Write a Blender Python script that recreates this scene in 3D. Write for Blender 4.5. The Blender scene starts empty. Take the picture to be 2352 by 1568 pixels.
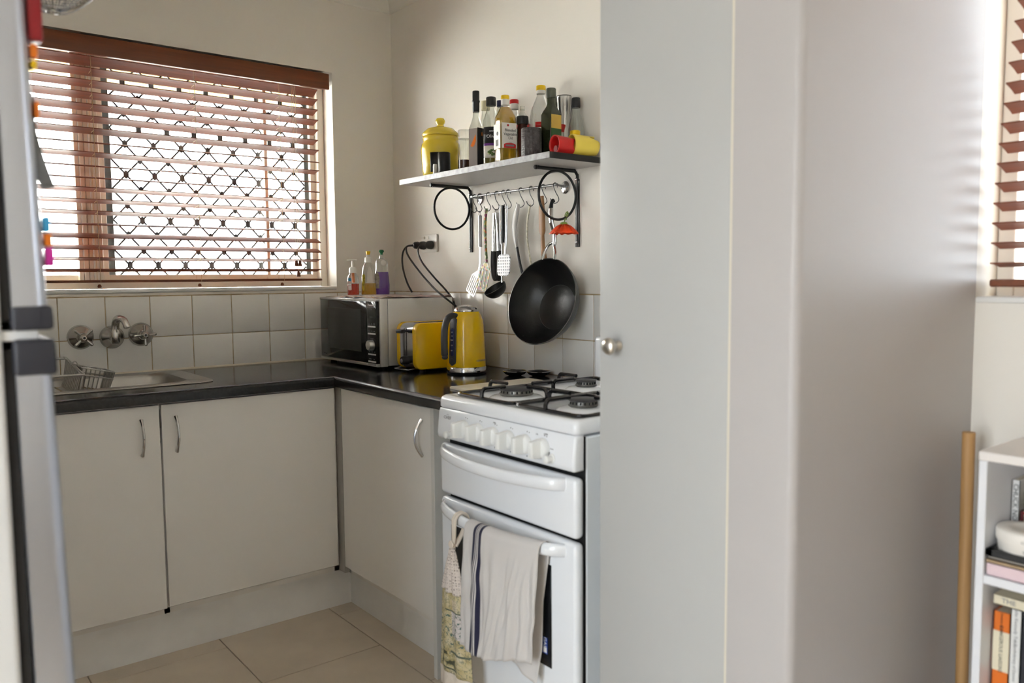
import bpy, bmesh, math, random
from mathutils import Vector, Matrix
random.seed(7)
R = math.radians
sc = bpy.context.scene
C = sc.collection

# ------------------------------------------------------------------ camera, sky, exposure
YAW, PITCH, ROLL, FPX = .6706, -.0788, -.0078, 1857.6
cam_d = bpy.data.cameras.new('camera'); cam = bpy.data.objects.new('camera', cam_d); C.objects.link(cam)
fw = Vector((math.sin(YAW)*math.cos(PITCH), math.cos(YAW)*math.cos(PITCH), math.sin(PITCH)))
rt = Vector((math.cos(YAW), -math.sin(YAW), 0)); up = rt.cross(fw)
r2 = math.cos(ROLL)*rt + math.sin(ROLL)*up; u2 = -math.sin(ROLL)*rt + math.cos(ROLL)*up
m = Matrix((r2, u2, -fw)).transposed().to_4x4(); m.translation = (-1.8415, -3.1551, 1.1855)
cam.matrix_world = m
cam_d.sensor_width = 36; cam_d.lens = FPX/2352*36; cam_d.clip_start = .02
cam_d.dof.use_dof = True; cam_d.dof.focus_distance = 2.85; cam_d.dof.aperture_fstop = 2.8
sc.camera = cam

w = bpy.data.worlds.new('overcast_sky'); sc.world = w; w.use_nodes = True
bg = w.node_tree.nodes['Background']; bg.inputs[0].default_value = (.86, .93, 1.0, 1); bg.inputs[1].default_value = 1.0

sun_d = bpy.data.lights.new('sun', 'SUN'); sun_d.energy = 11; sun_d.angle = R(3); sun_d.color = (1, .985, .96)
sun = bpy.data.objects.new('sun', sun_d); C.objects.link(sun); sun.rotation_euler = (R(44), 0, 0); sun.location = (0, 0, 6)
def portal(name, loc, rot, sx, sy):
    l = bpy.data.lights.new(name, 'AREA'); l.shape = 'RECTANGLE'; l.size = sx; l.size_y = sy
    l.cycles.is_portal = True
    o = bpy.data.objects.new(name, l); C.objects.link(o); o.location = loc; o.rotation_euler = rot
portal('kitchen_window_portal', (-.86, .145, 1.59), (R(-90), 0, 0), 1.16, .92)
portal('dining_window_portal', (.145, -2.92, 1.65), (R(90), 0, R(90)), 1.0, 1.04)
portal('glass_door_portal', (-3.32, -2.80, 1.08), (R(90), 0, R(-90)), 1.2, 2.1)
sc.view_settings.view_transform = 'Standard'; sc.view_settings.look = 'None'
sc.view_settings.exposure = 3.36; sc.view_settings.gamma = 1; sc.view_settings.use_curve_mapping = False
sc.cycles.use_denoising = True
sc.cycles.max_bounces = 14; sc.cycles.diffuse_bounces = 8; sc.cycles.transparent_max_bounces = 24
sc.cycles.sample_clamp_indirect = 6; sc.cycles.caustics_reflective = False; sc.cycles.caustics_refractive = False

# ------------------------------------------------------------------ materials
MATS = {}
def mat(name, col, rough=.5, metal=0, bump=0, bscale=60, var=0, vscale=8, coat=0, ior=1.45, sheen=0, sub=0):
    if name in MATS: return MATS[name]
    m = bpy.data.materials.new(name); m.use_nodes = True; nt = m.node_tree; N = nt.nodes; L = nt.links
    b = N['Principled BSDF']; b.inputs['Base Color'].default_value = (*col, 1)
    b.inputs['Roughness'].default_value = rough; b.inputs['Metallic'].default_value = metal; b.inputs['IOR'].default_value = ior
    if coat: b.inputs['Coat Weight'].default_value = coat; b.inputs['Coat Roughness'].default_value = .08
    if sheen: b.inputs['Sheen Weight'].default_value = sheen
    if bump or var: tc = N.new('ShaderNodeTexCoord')
    if var:
        n = N.new('ShaderNodeTexNoise'); n.inputs['Scale'].default_value = vscale; n.inputs['Detail'].default_value = 4
        L.new(tc.outputs['Object'], n.inputs['Vector'])
        r = N.new('ShaderNodeValToRGB'); r.color_ramp.elements[0].position = .3; r.color_ramp.elements[1].position = .7
        r.color_ramp.elements[0].color = (*[c*(1-var) for c in col], 1); r.color_ramp.elements[1].color = (*[min(1, c*(1+var)) for c in col], 1)
        L.new(n.outputs['Fac'], r.inputs[0]); L.new(r.outputs[0], b.inputs['Base Color'])
    if bump:
        n = N.new('ShaderNodeTexNoise'); n.inputs['Scale'].default_value = bscale; n.inputs['Detail'].default_value = 3
        L.new(tc.outputs['Object'], n.inputs['Vector'])
        bp = N.new('ShaderNodeBump'); bp.inputs['Strength'].default_value = bump; bp.inputs['Distance'].default_value = .002
        L.new(n.outputs['Fac'], bp.inputs['Height']); L.new(bp.outputs[0], b.inputs['Normal'])
    MATS[name] = m; return m

def wood(name, c1, c2, scale=(3, 60, 60), rough=.4, rings=False):
    m = bpy.data.materials.new(name); m.use_nodes = True; nt = m.node_tree; N = nt.nodes; L = nt.links
    b = N['Principled BSDF']; b.inputs['Roughness'].default_value = rough
    tc = N.new('ShaderNodeTexCoord'); mp = N.new('ShaderNodeMapping'); mp.inputs['Scale'].default_value = scale
    n = N.new('ShaderNodeTexNoise'); n.inputs['Scale'].default_value = 1; n.inputs['Detail'].default_value = 5
    r = N.new('ShaderNodeValToRGB'); r.color_ramp.elements[0].position = .3; r.color_ramp.elements[1].position = .7
    r.color_ramp.elements[0].color = (*c1, 1); r.color_ramp.elements[1].color = (*c2, 1)
    L.new(tc.outputs['Object'], mp.inputs[0]); L.new(mp.outputs[0], n.inputs['Vector']); L.new(n.outputs['Fac'], r.inputs[0]); L.new(r.outputs[0], b.inputs['Base Color'])
    MATS[name] = m; return m

def glass(name, tint=(.95, .97, .95), refl=.12, rough=.03):
    m = bpy.data.materials.new(name); m.use_nodes = True; nt = m.node_tree; N = nt.nodes; L = nt.links
    N.remove(N['Principled BSDF']); out = N['Material Output']
    t = N.new('ShaderNodeBsdfTransparent'); t.inputs[0].default_value = (*tint, 1)
    g = N.new('ShaderNodeBsdfGlossy'); g.inputs['Roughness'].default_value = rough
    lw = N.new('ShaderNodeLayerWeight'); lw.inputs[0].default_value = .35
    mr = N.new('ShaderNodeMapRange'); mr.inputs[3].default_value = refl*.35; mr.inputs[4].default_value = min(.9, refl*3.5)
    mx = N.new('ShaderNodeMixShader')
    L.new(lw.outputs['Facing'], mr.inputs[0]); L.new(mr.outputs[0], mx.inputs[0]); L.new(t.outputs[0], mx.inputs[1]); L.new(g.outputs[0], mx.inputs[2]); L.new(mx.outputs[0], out.inputs[0])
    MATS[name] = m; return m

def liquid(name, col, clear=.55):
    m = bpy.data.materials.new(name); m.use_nodes = True; nt = m.node_tree; N = nt.nodes; L = nt.links
    b = N['Principled BSDF']; out = N['Material Output']; b.inputs['Base Color'].default_value = (*col, 1); b.inputs['Roughness'].default_value = .15
    t = N.new('ShaderNodeBsdfTransparent'); t.inputs[0].default_value = (*col, 1)
    mx = N.new('ShaderNodeMixShader'); mx.inputs[0].default_value = clear
    L.new(b.outputs[0], mx.inputs[1]); L.new(t.outputs[0], mx.inputs[2]); L.new(mx.outputs[0], out.inputs[0])
    MATS[name] = m; return m

M = dict(
    wall=mat('wall_paint', (.80, .765, .705), .55, bump=.08, bscale=220, var=.015, vscale=2),
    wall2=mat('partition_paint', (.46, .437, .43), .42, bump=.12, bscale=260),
    ceil=mat('ceiling_paint', (.82, .80, .76), .7, bump=.05),
    white=mat('white_gloss_paint', (.80, .80, .785), .35, bump=.05, bscale=150),
    tile=mat('glazed_wall_tile', (.85, .835, .805), .14, bump=.04, bscale=18, var=.02, vscale=5),
    grout=mat('yellowed_grout', (.46, .36, .22), .8, var=.25, vscale=30),
    sealant=mat('sealant', (.75, .68, .55), .5),
    floor=mat('beige_floor_tile', (.66, .57, .46), .32, bump=.05, bscale=40, var=.07, vscale=6),
    fgrout=mat('floor_grout', (.27, .20, .13), .9),
    slab=mat('floor_slab', (.45, .36, .26), .6),
    lam=mat('cabinet_laminate', (.84, .83, .815), .38, bump=.03, bscale=300),
    lamdark=mat('grey_strip', (.42, .41, .39), .5),
    kick=mat('kickboard_laminate', (.87, .88, .89), .45, var=.03, vscale=12),
    endp=mat('end_panel_laminate', (.70, .70, .68), .4),
    counter=mat('black_stone_laminate', (.018, .018, .02), .16, bump=.03, bscale=90, var=.3, vscale=120),
    steel=mat('brushed_steel', (.62, .61, .59), .28, 1, bump=.04, bscale=200),
    chrome=mat('chrome', (.60, .60, .60), .12, 1), wire=mat('rack_wire', (.40, .39, .37), .3, .8), wire2=mat('stained_wire', (.34, .26, .15), .4, .6), hook=mat('dark_wire', (.10, .10, .10), .35, .7), railm=mat('rail_steel', (.30, .30, .30), .35, .9), usteel=mat('utensil_steel', (.36, .355, .35), .3, .9), sinkm=mat('sink_steel', (.40, .385, .36), .32, 1, bump=.04, bscale=200), knobw=mat('knob_white', (.80, .81, .80), .3),
    dchrome=mat('dull_chrome', (.5, .49, .47), .2, 1),
    nickel=mat('brushed_nickel', (.62, .58, .52), .3, 1),
    black=mat('black_plastic', (.015, .015, .016), .4),
    gblack=mat('gloss_black', (.008, .008, .009), .08),
    iron=mat('black_iron', (.01, .01, .01), .35, bump=.05, bscale=100),
    enamel=mat('white_enamel', (.82, .84, .875), .13, coat=.3),
    trivet=mat('black_enamel', (.008, .008, .01), .12, coat=.5),
    burner=mat('burner_cap', (.05, .05, .055), .45, var=.2, vscale=40),
    plw=mat('white_plastic', (.78, .76, .71), .3),
    yellow=mat('yellow_gloss', (.90, .57, .004), .16, coat=.4),
    canyel=mat('canister_yellow', (.80, .60, .05), .18, coat=.3),
    dgrey=mat('dark_grey_plastic', (.045, .048, .055), .4),
    navy=mat('gauge_blue', (.02, .03, .10), .15),
    frame=mat('cream_aluminium', (.80, .76, .68), .4),
    dframe=mat('dark_aluminium', (.045, .045, .045), .4),
    fsilver=mat('fridge_silver', (.58, .61, .69), .3, .85, bump=.02, bscale=200),
    fwhite=mat('fridge_side', (.80, .81, .82), .4),
    fgrey=mat('fridge_handle_grey', (.03, .031, .041), .42),
    rubber=mat('rubber', (.02, .018, .017), .7),
    red=mat('red_plastic', (.55, .012, .012), .3), dred=mat('dark_red_plastic', (.26, .01, .015), .35),
    orange=mat('orange_plastic', (.75, .18, .01), .4), blue=mat('blue_plastic', (.05, .35, .65), .4), magenta=mat('magenta_plastic', (.55, .02, .30), .4),
    paper=mat('paper', (.75, .75, .73), .7), label=mat('label_white', (.80, .77, .72), .45), print=mat('print_black', (.02, .02, .02), .5),
    wprint=mat('print_white', (.85, .85, .85), .5), rprint=mat('print_red', (.5, .015, .02), .4), gprint=mat('print_grey', (.25, .25, .26), .5),
    foil=mat('silver_edge_tape', (.34, .34, .35), .5, .3, bump=.6, bscale=90, var=.2, vscale=60),
    shelf=mat('shelf_laminate', (.42, .41, .40), .3, var=.05, vscale=8), shelfb=mat('shelf_end_black', (.012, .012, .012), .5),
    brown=mat('brown_sauce', (.06, .015, .008), .2), gap=mat('shadow_gap_black', (.01, .01, .01), .8),
    cloth=mat('towel_linen', (.55, .53, .51), .9, sheen=.2), cream=mat('cream_cotton', (.70, .62, .53), .9, bump=.5, bscale=400),
    conc=mat('outdoor_concrete', (.5, .49, .46), .9), eave=mat('eave_timber', (.70, .58, .33), .6), nb=mat('neighbour_wall', (.86, .85, .82), .9),
    pink=mat('pink_card', (.75, .58, .62), .6), tan=mat('tan_card', (.42, .30, .18), .7), kraft=mat('cover_cream', (.72, .66, .50), .6),
    obook=mat('cover_orange', (.70, .16, .012), .5), dbook=mat('cover_dark', (.02, .02, .028), .5), mbook=mat('cover_maroon', (.12, .012, .015), .5), wbook=mat('cover_white', (.75, .75, .74), .5), pages=mat('book_pages', (.68, .62, .50), .8),
    bcase=mat('bookcase_white', (.78, .79, .83), .32), bctop=mat('bookcase_top_tint', (.80, .76, .73), .32),
    tape=mat('cord_cream', (.62, .45, .25), .8), grey_sil=mat('grey_silicone', (.52, .51, .50), .3), wokin=mat('wok_nonstick', (.012, .0115, .011), .33, bump=.1, bscale=150), wokworn=mat('wok_worn_base', (.075, .075, .08), .38, bump=.3, bscale=180, var=.4, vscale=60),
    dspeck=mat('olive_plastic', (.06, .065, .045), .35), greenl=mat('label_green', (.03, .10, .025), .5), goldl=mat('label_gold', (.55, .36, .06), .45), purple=mat('label_purple', (.12, .02, .22), .5),
    petal=mat('poppy_petal', (.75, .055, .008), .6, var=.35, vscale=25), stem=mat('stem_green', (.22, .32, .06), .6),
    gyel=mat('cap_yellow', (.85, .55, .01), .35), ggreen=mat('cap_green', (.01, .16, .06), .35), ccap=mat('cap_cream', (.68, .62, .40), .4), ncap=mat('cap_navy', (.01, .012, .06), .4),
    syel=mat('scoop_yellow', (.80, .62, .09), .4),
    dfruit=mat('fruit_dark', (.03, .035, .015), .25),
)
wood('blind_wood', (.155, .034, .009), (.22, .05, .015), (4, 90, 90), .6)
wood('valance_wood', (.14, .034, .008), (.21, .055, .014), (4, 70, 70), .35)
wood('spoon_wood', (.24, .11, .035), (.40, .20, .075), (40, 40, 5), .5)
wood('pole_wood', (.40, .22, .08), (.52, .30, .12), (60, 60, 4), .5)
wood('board_wood', (.74, .67, .53), (.80, .73, .60), (8, 60, 60), .35)
glass('window_glass', (.97, .98, .98), .05, 0); glass('clear_glass', (.90, .92, .89), .22); glass('clear_plastic', (.93, .94, .93), .2, .06)
glass('green_glass', (.22, .26, .10), .22); glass('oven_glass', (.02, .02, .02), .25)
liquid('oil', (.78, .56, .06), .62); liquid('olive_oil', (.45, .36, .06), .5); liquid('soap_red', (.85, .06, .02), .35); liquid('soap_yellow', (.80, .47, .01), .4); liquid('soap_purple', (.22, .06, .50), .35); liquid('sauce_brown', (.20, .05, .02), .2); liquid('grains', (.55, .38, .2), .1)

# ------------------------------------------------------------------ mesh helpers
def BM(): return bmesh.new()
def box(bm, a, b, bev=0, seg=2, mx=None):
    a, b = Vector(a), Vector(b)
    lo = Vector((min(a.x, b.x), min(a.y, b.y), min(a.z, b.z))); hi = Vector((max(a.x, b.x), max(a.y, b.y), max(a.z, b.z)))
    t = bmesh.new(); bmesh.ops.create_cube(t, size=1)
    for v in t.verts: v.co = Vector((lo[i] + (v.co[i]+.5)*(hi[i]-lo[i]) for i in range(3)))
    if bev: bmesh.ops.bevel(t, geom=t.edges[:], offset=bev, segments=seg, profile=.5, affect='EDGES', clamp_overlap=True)
    return merge(bm, t, mx)
def merge(bm, t, mx=None):
    if mx is not None: bmesh.ops.transform(t, matrix=mx, verts=t.verts)
    me = bpy.data.meshes.new('tmp'); t.to_mesh(me); t.free(); bm.from_mesh(me); bpy.data.meshes.remove(me); return bm
def frame_z(d):
    d = Vector(d).normalized(); a = Vector((1, 0, 0)) if abs(d.x) < .9 else Vector((0, 1, 0))
    x = a.cross(d).normalized(); y = d.cross(x); return x, y, d
def lathe(bm, prof, org=(0, 0, 0), axis=(0, 0, 1), seg=32, mx=None):
    x, y, z = frame_z(axis) if tuple(axis) != (0, 0, 1) else (Vector((1, 0, 0)), Vector((0, 1, 0)), Vector((0, 0, 1)))
    org = Vector(org); t = bmesh.new(); rings = []
    for r, h in prof:
        if r < 1e-6: rings.append([t.verts.new(org+z*h)])
        else: rings.append([t.verts.new(org+z*h+(x*math.cos(2*math.pi*k/seg)+y*math.sin(2*math.pi*k/seg))*r) for k in range(seg)])
    for A, B in zip(rings, rings[1:]):
        for k in range(seg):
            if len(A) == 1 and len(B) == 1: continue
            if len(A) == 1: t.faces.new((A[0], B[k], B[(k+1) % seg]))
            elif len(B) == 1: t.faces.new((A[k], A[(k+1) % seg], B[0]))
            else: t.faces.new((A[k], A[(k+1) % seg], B[(k+1) % seg], B[k]))
    for A, s in ((rings[0], -1), (rings[-1], 1)):
        if len(A) > 1: t.faces.new(A[::s] if s < 0 else A)
    bmesh.ops.recalc_face_normals(t, faces=t.faces)
    return merge(bm, t, mx)
def cyl(bm, a, b, r, seg=20, r2=None):
    a, b = Vector(a), Vector(b); h = (b-a).length
    return lathe(bm, [(r, 0), (r if r2 is None else r2, h)], a, (b-a), seg)
def smooth_path(pts, n=6, closed=False):
    P = [Vector(p) for p in pts]; out = []; L = len(P)
    for i in range(L if closed else L-1):
        g = (lambda k: P[k % L]) if closed else (lambda k: P[max(0, min(L-1, k))])
        p0, p1, p2, p3 = g(i-1), g(i), g(i+1), g(i+2)
        for k in range(n):
            t = k/n
            out.append(.5*((2*p1)+(-p0+p2)*t+(2*p0-5*p1+4*p2-p3)*t*t+(-p0+3*p1-3*p2+p3)*t**3))
    if not closed: out.append(P[-1])
    return out
def tube(bm, pts, r, seg=8, smooth=0, closed=False, flat=None, rs=None):
    P = smooth_path(pts, smooth, closed) if smooth else [Vector(p) for p in pts]
    n = len(P); t = bmesh.new(); rings = []
    T = [(P[(i+1) % n]-P[i-1]) if closed else (P[min(n-1, i+1)]-P[max(0, i-1)]) for i in range(n)]
    x, y, _ = frame_z(T[0])
    if flat is not None:
        f = Vector(flat); x = (f - f.project(T[0].normalized())).normalized(); y = T[0].normalized().cross(x)
    for i in range(n):
        d = T[i].normalized(); x = (x - d*x.dot(d)).normalized(); y = d.cross(x)
        rr = r if rs is None else rs[min(len(rs)-1, int(i*len(rs)/n))] if not callable(rs) else rs(i/(n-1))
        rx, ry = rr if isinstance(rr, tuple) else (rr, rr)
        rings.append([t.verts.new(P[i]+x*math.cos(2*math.pi*k/seg+math.pi/seg)*rx+y*math.sin(2*math.pi*k/seg+math.pi/seg)*ry) for k in range(seg)])
    for i in range(n if closed else n-1):
        A, B = rings[i], rings[(i+1) % n]
        for k in range(seg): t.faces.new((A[k], A[(k+1) % seg], B[(k+1) % seg], B[k]))
    if not closed: t.faces.new(rings[0][::-1]); t.faces.new(rings[-1])
    bmesh.ops.recalc_face_normals(t, faces=t.faces)
    return merge(bm, t)
def prism(bm, poly, org, ex, ey, ez, depth):
    """polygon (a,b) in plane org + a*ex + b*ey, extruded along ez by depth"""
    org, ex, ey, ez = map(Vector, (org, ex, ey, ez)); t = bmesh.new()
    A = [t.verts.new(org+ex*a+ey*b) for a, b in poly]; B = [t.verts.new(v.co+ez*depth) for v in A]
    t.faces.new(A[::-1]); t.faces.new(B)
    for i in range(len(A)): j = (i+1) % len(A); t.faces.new((A[i], A[j], B[j], B[i]))
    bmesh.ops.recalc_face_normals(t, faces=t.faces); return merge(bm, t)
def rrect(w, h, r, n=4):
    out = []
    for cx, cy, a0 in ((w/2-r, h/2-r, 0), (-w/2+r, h/2-r, 90), (-w/2+r, -h/2+r, 180), (w/2-r, -h/2+r, 270)):
        for k in range(n+1): a = R(a0+90*k/n); out.append((cx+r*math.cos(a), cy+r*math.sin(a)))
    return out
def ball(bm, c, r, s=(1, 1, 1), u=20, v=12, mx=None):
    t = bmesh.new(); bmesh.ops.create_uvsphere(t, u_segments=u, v_segments=v, radius=r)
    for q in t.verts: q.co = Vector((q.co.x*s[0], q.co.y*s[1], q.co.z*s[2]))+Vector(c)
    return merge(bm, t, mx)
def mworld(o): return mworld(o.parent) @ o.matrix_parent_inverse @ o.matrix_basis if o.parent else o.matrix_basis.copy()
def obj(name, bm, ma, parent=None, smooth=40, kind=None, lab=None):
    if isinstance(bm, bpy.types.Mesh): me = bm
    else:
        me = bpy.data.meshes.new(name); bm.to_mesh(me); bm.free()
        if smooth:
            me.polygons.foreach_set('use_smooth', [True]*len(me.polygons)); me.set_sharp_from_angle(angle=R(smooth))
    if ma is not None:
        ma = M.get(ma) or MATS[ma] if isinstance(ma, str) else ma
        me.materials.clear(); me.materials.append(ma)
    o = bpy.data.objects.new(name, me); C.objects.link(o)
    if parent is not None: o.parent = parent; o.matrix_parent_inverse = mworld(parent).inverted()
    if kind: o['kind'] = kind
    if lab: o['label'] = lab
    return o
def tag(o, label, cat, group=None):
    o['label'] = label; o['category'] = cat
    if group: o['group'] = group
    return o
def thing(name, label, cat, loc=(0, 0, 0), group=None):
    o = bpy.data.objects.new(name, None); C.objects.link(o); o.location = loc; o.empty_display_size = .02
    return tag(o, label, cat, group)
def struct(name, bm, ma, parent=None, smooth=30):
    return obj(name, bm, ma, parent, smooth, 'structure' if parent is None else None)
def shift_origin(o, p):
    p = Vector(p)
    for v in o.data.vertices: v.co -= p
    o.location = p; return o
def text(body, size, org, ex, ey, ma, parent, sx=1.0, depth=.0004, align='CENTER', bend=None, name='lettering'):
    cu = bpy.data.curves.new('t', 'FONT'); cu.body = body; cu.size = size; cu.align_x = align; cu.align_y = 'CENTER'; cu.extrude = depth/2; cu.resolution_u = 2
    to = bpy.data.objects.new('t', cu); C.objects.link(to)
    dg = bpy.context.evaluated_depsgraph_get(); me = bpy.data.meshes.new_from_object(to.evaluated_get(dg))
    bpy.data.objects.remove(to); bpy.data.curves.remove(cu)
    org, ex, ey = Vector(org), Vector(ex).normalized(), Vector(ey).normalized(); ez = ex.cross(ey)
    for v in me.vertices:
        a, b, c = v.co.x*sx, v.co.y, v.co.z
        if bend:            # wrap round a vertical cylinder: bend = (centre, radius, angle of text middle)
            cx, r, th = bend; an = th + a/r
            v.co = Vector((cx[0]+(r+c)*math.cos(an), cx[1]+(r+c)*math.sin(an), org.z+b))
        else: v.co = org+ex*a+ey*b+ez*c
    me.name = name
    return obj(name, me, ma, parent, 0)
FX = ((0, -1, 0), (0, 0, 1))      # writing on a face that looks along -x
FY = ((1, 0, 0), (0, 0, 1))       # writing on a face that looks along -y
def copy_tree(o, parent=None):
    c = o.copy(); C.objects.link(c)
    if parent is not None: c.parent = parent
    for ch in o.children: copy_tree(ch, c)
    return c

# ------------------------------------------------------------------ the room
XL, YR, XW, H = -2.36, -5.6, -3.3, 2.40
CZ = .85                                    # worktop height
bm = BM(); box(bm, (XW-.1, YR-.1, -.12), (.16, .16, -.008)); floor = struct('floor', bm, 'fgrout')
tile_me = {}
k = 0
for ci in range(-4, 12):
    x1 = -.602-.3935*ci; x0 = x1-.3935
    if x1 < XW+.3 or x1 > .2: continue
    off = [.0, .30][(ci) % 2]
    for ri in range(-2, 10):
        y1 = -.893+.6*2-off-.6*ri if ci % 2 == 0 else -.893+.6*2-off-.6*ri
        y0 = y1-.6
        a, b = max(x0+.0015, XW), min(x1-.0015, 0); c, d = max(y0+.0015, YR), min(y1-.0015, 0)
        if b-a < .02 or d-c < .02 or c < -3.8: continue
        key = (round(b-a, 4), round(d-c, 4))
        if key not in tile_me:
            t = BM(); box(t, (0, 0, -.008), (b-a, d-c, 0), .001, 1); me = bpy.data.meshes.new('floor_tile'); t.to_mesh(me); t.free(); me.materials.append(M['floor']); tile_me[key] = me
        o = bpy.data.objects.new('tile', tile_me[key]); C.objects.link(o); o.location = (a, c, 0); o.parent = floor
bm = BM(); box(bm, (XW-.1, YR-.1, H), (.16, .16, H+.1)); struct('ceiling', bm, 'ceil')

WX0, WX1, WZ0, WZ1 = -1.44, -.285, 1.152, 2.040       # kitchen window opening
bm = BM()
box(bm, (XL-.1, 0, 0), (WX0, .16, H)); box(bm, (WX1, 0, 0), (.16, .16, H)); box(bm, (WX0, 0, 0), (WX1, .16, WZ0)); box(bm, (WX0, 0, WZ1), (WX1, .16, H))
wall_back = struct('wall_back', bm, 'wall', smooth=0)
DY0, DY1, DZ0, DZ1 = -3.42, -2.42, 1.135, 2.16       # dining window opening
bm = BM()
box(bm, (0, DY1, 0), (.16, 0, H)); box(bm, (0, YR-.1, 0), (.16, DY0, H)); box(bm, (0, DY0, 0), (.16, DY1, DZ0)); box(bm, (0, DY0, DZ1), (.16, DY1, H))
wall_right = struct('wall_right', bm, 'wall', smooth=0)
bm = BM(); box(bm, (XL-.1, -2.0, 0), (XL, 0, H)); struct('wall_left', bm, 'wall', smooth=0)
bm = BM(); box(bm, (XW-.1, -2.1, 0), (XL, -2.0, H)); struct('wall_hall', bm, 'wall', smooth=0)
bm = BM(); box(bm, (XW-.1, YR-.1, 0), (.16, YR, H)); struct('wall_rear', bm, 'wall', smooth=0)
bm = BM()
box(bm, (XW-.1, YR, 0), (XW, -3.45, H)); box(bm, (XW-.1, -2.15, 0), (XW, -2.0, H)); box(bm, (XW-.1, -3.45, 2.15), (XW, -2.15, H))
struct('wall_far_left', bm, 'wall', smooth=0)
bm = BM()
t = BM(); box(t, (-.67, -2.42, 0), (0, -2.291, H))
es = [e for e in t.edges if abs(e.verts[0].co.x+.67) < 1e-4 and abs(e.verts[1].co.x+.67) < 1e-4 and abs(e.verts[0].co.z-e.verts[1].co.z) > 1 and e.verts[0].co.y < -2.4]
bmesh.ops.bevel(t, geom=es, offset=.016, segments=5, profile=.5, affect='EDGES'); merge(bm, t)
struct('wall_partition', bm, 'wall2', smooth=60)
# cornice
def cove(name, org, ex, ez, depth):
    bm = BM(); pr = [(0, 0), (0, -.072), (.004, -.072)]
    for k in range(7): a = R(90*k/6); pr.append((.066-.058*math.cos(a)+.002, -.066+.058*math.sin(a)))
    pr += [(.072, -.004), (.072, 0)]
    prism(bm, pr, org, ex, (0, 0, 1), ez, depth); return struct(name, bm, 'ceil', smooth=50)
cove('trim_1', (XL, 0, H), (0, -1, 0), (1, 0, 0), -XL)
cove('trim_2', (0, 0, H), (-1, 0, 0), (0, -1, 0), 2.29)

# wall tiles
ZT, ZM = 1.128, .978
def tilerow(wall, cuts, z0, z1, axis):
    for a, b in zip(cuts, cuts[1:]):
        key = (axis, round(b-a, 3), round(z1-z0, 3))
        if key not in tile_me:
            t = BM(); w_ = b-a-.003; h_ = z1-z0-.003
            box(t, (0, -.007, 0), (w_, 0, h_), .0018, 2) if axis == 'x' else box(t, (-.007, 0, 0), (0, w_, h_), .0018, 2)
            me = bpy.data.meshes.new('wall_tile'); t.to_mesh(me); t.free(); me.materials.append(M['tile']); me.polygons.foreach_set('use_smooth', [True]*len(me.polygons)); me.set_sharp_from_angle(angle=R(50)); tile_me[key] = me
        o = bpy.data.objects.new('tile', tile_me[key]); C.objects.link(o); o.parent = wall
        o.location = (a+.0015, 0, z0+.0015) if axis == 'x' else (0, a+.0015, z0+.0015)
        o.rotation_euler = (0, random.uniform(-.002, .002), 0) if axis == 'x' else (random.uniform(-.002, .002), 0, 0)
xc = [-.4367+.15*k for k in range(-12, 3)]; xc = [XL+.002]+[x for x in xc if XL+.03 < x < -.02]+[-.007]
yc = [-.5178+.15*k for k in range(-9, 4)]; yc = [-1.955]+[y for y in yc if -1.93 < y < -.02]+[-.007]
for z0, z1 in ((CZ, ZM), (ZM, ZT)):
    tilerow(wall_back, xc, z0, z1, 'x'); tilerow(wall_right, yc, z0, z1, 'y')
bm = BM(); box(bm, (XL, -.0045, CZ-.05), (0, 0, ZT+.003)); obj('grout_bed', bm, 'grout', wall_back)
bm = BM(); box(bm, (-.0045, -1.955, CZ-.05), (0, 0, ZT+.003)); obj('grout_bed', bm, 'grout', wall_right)
bm = BM(); tube(bm, [(XL+.02, -.007, CZ+.002), (-.7, -.0075, CZ+.002), (-.01, -.007, CZ+.002)], .005, 8); obj('sealant_bead', bm, 'sealant', wall_back)

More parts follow.
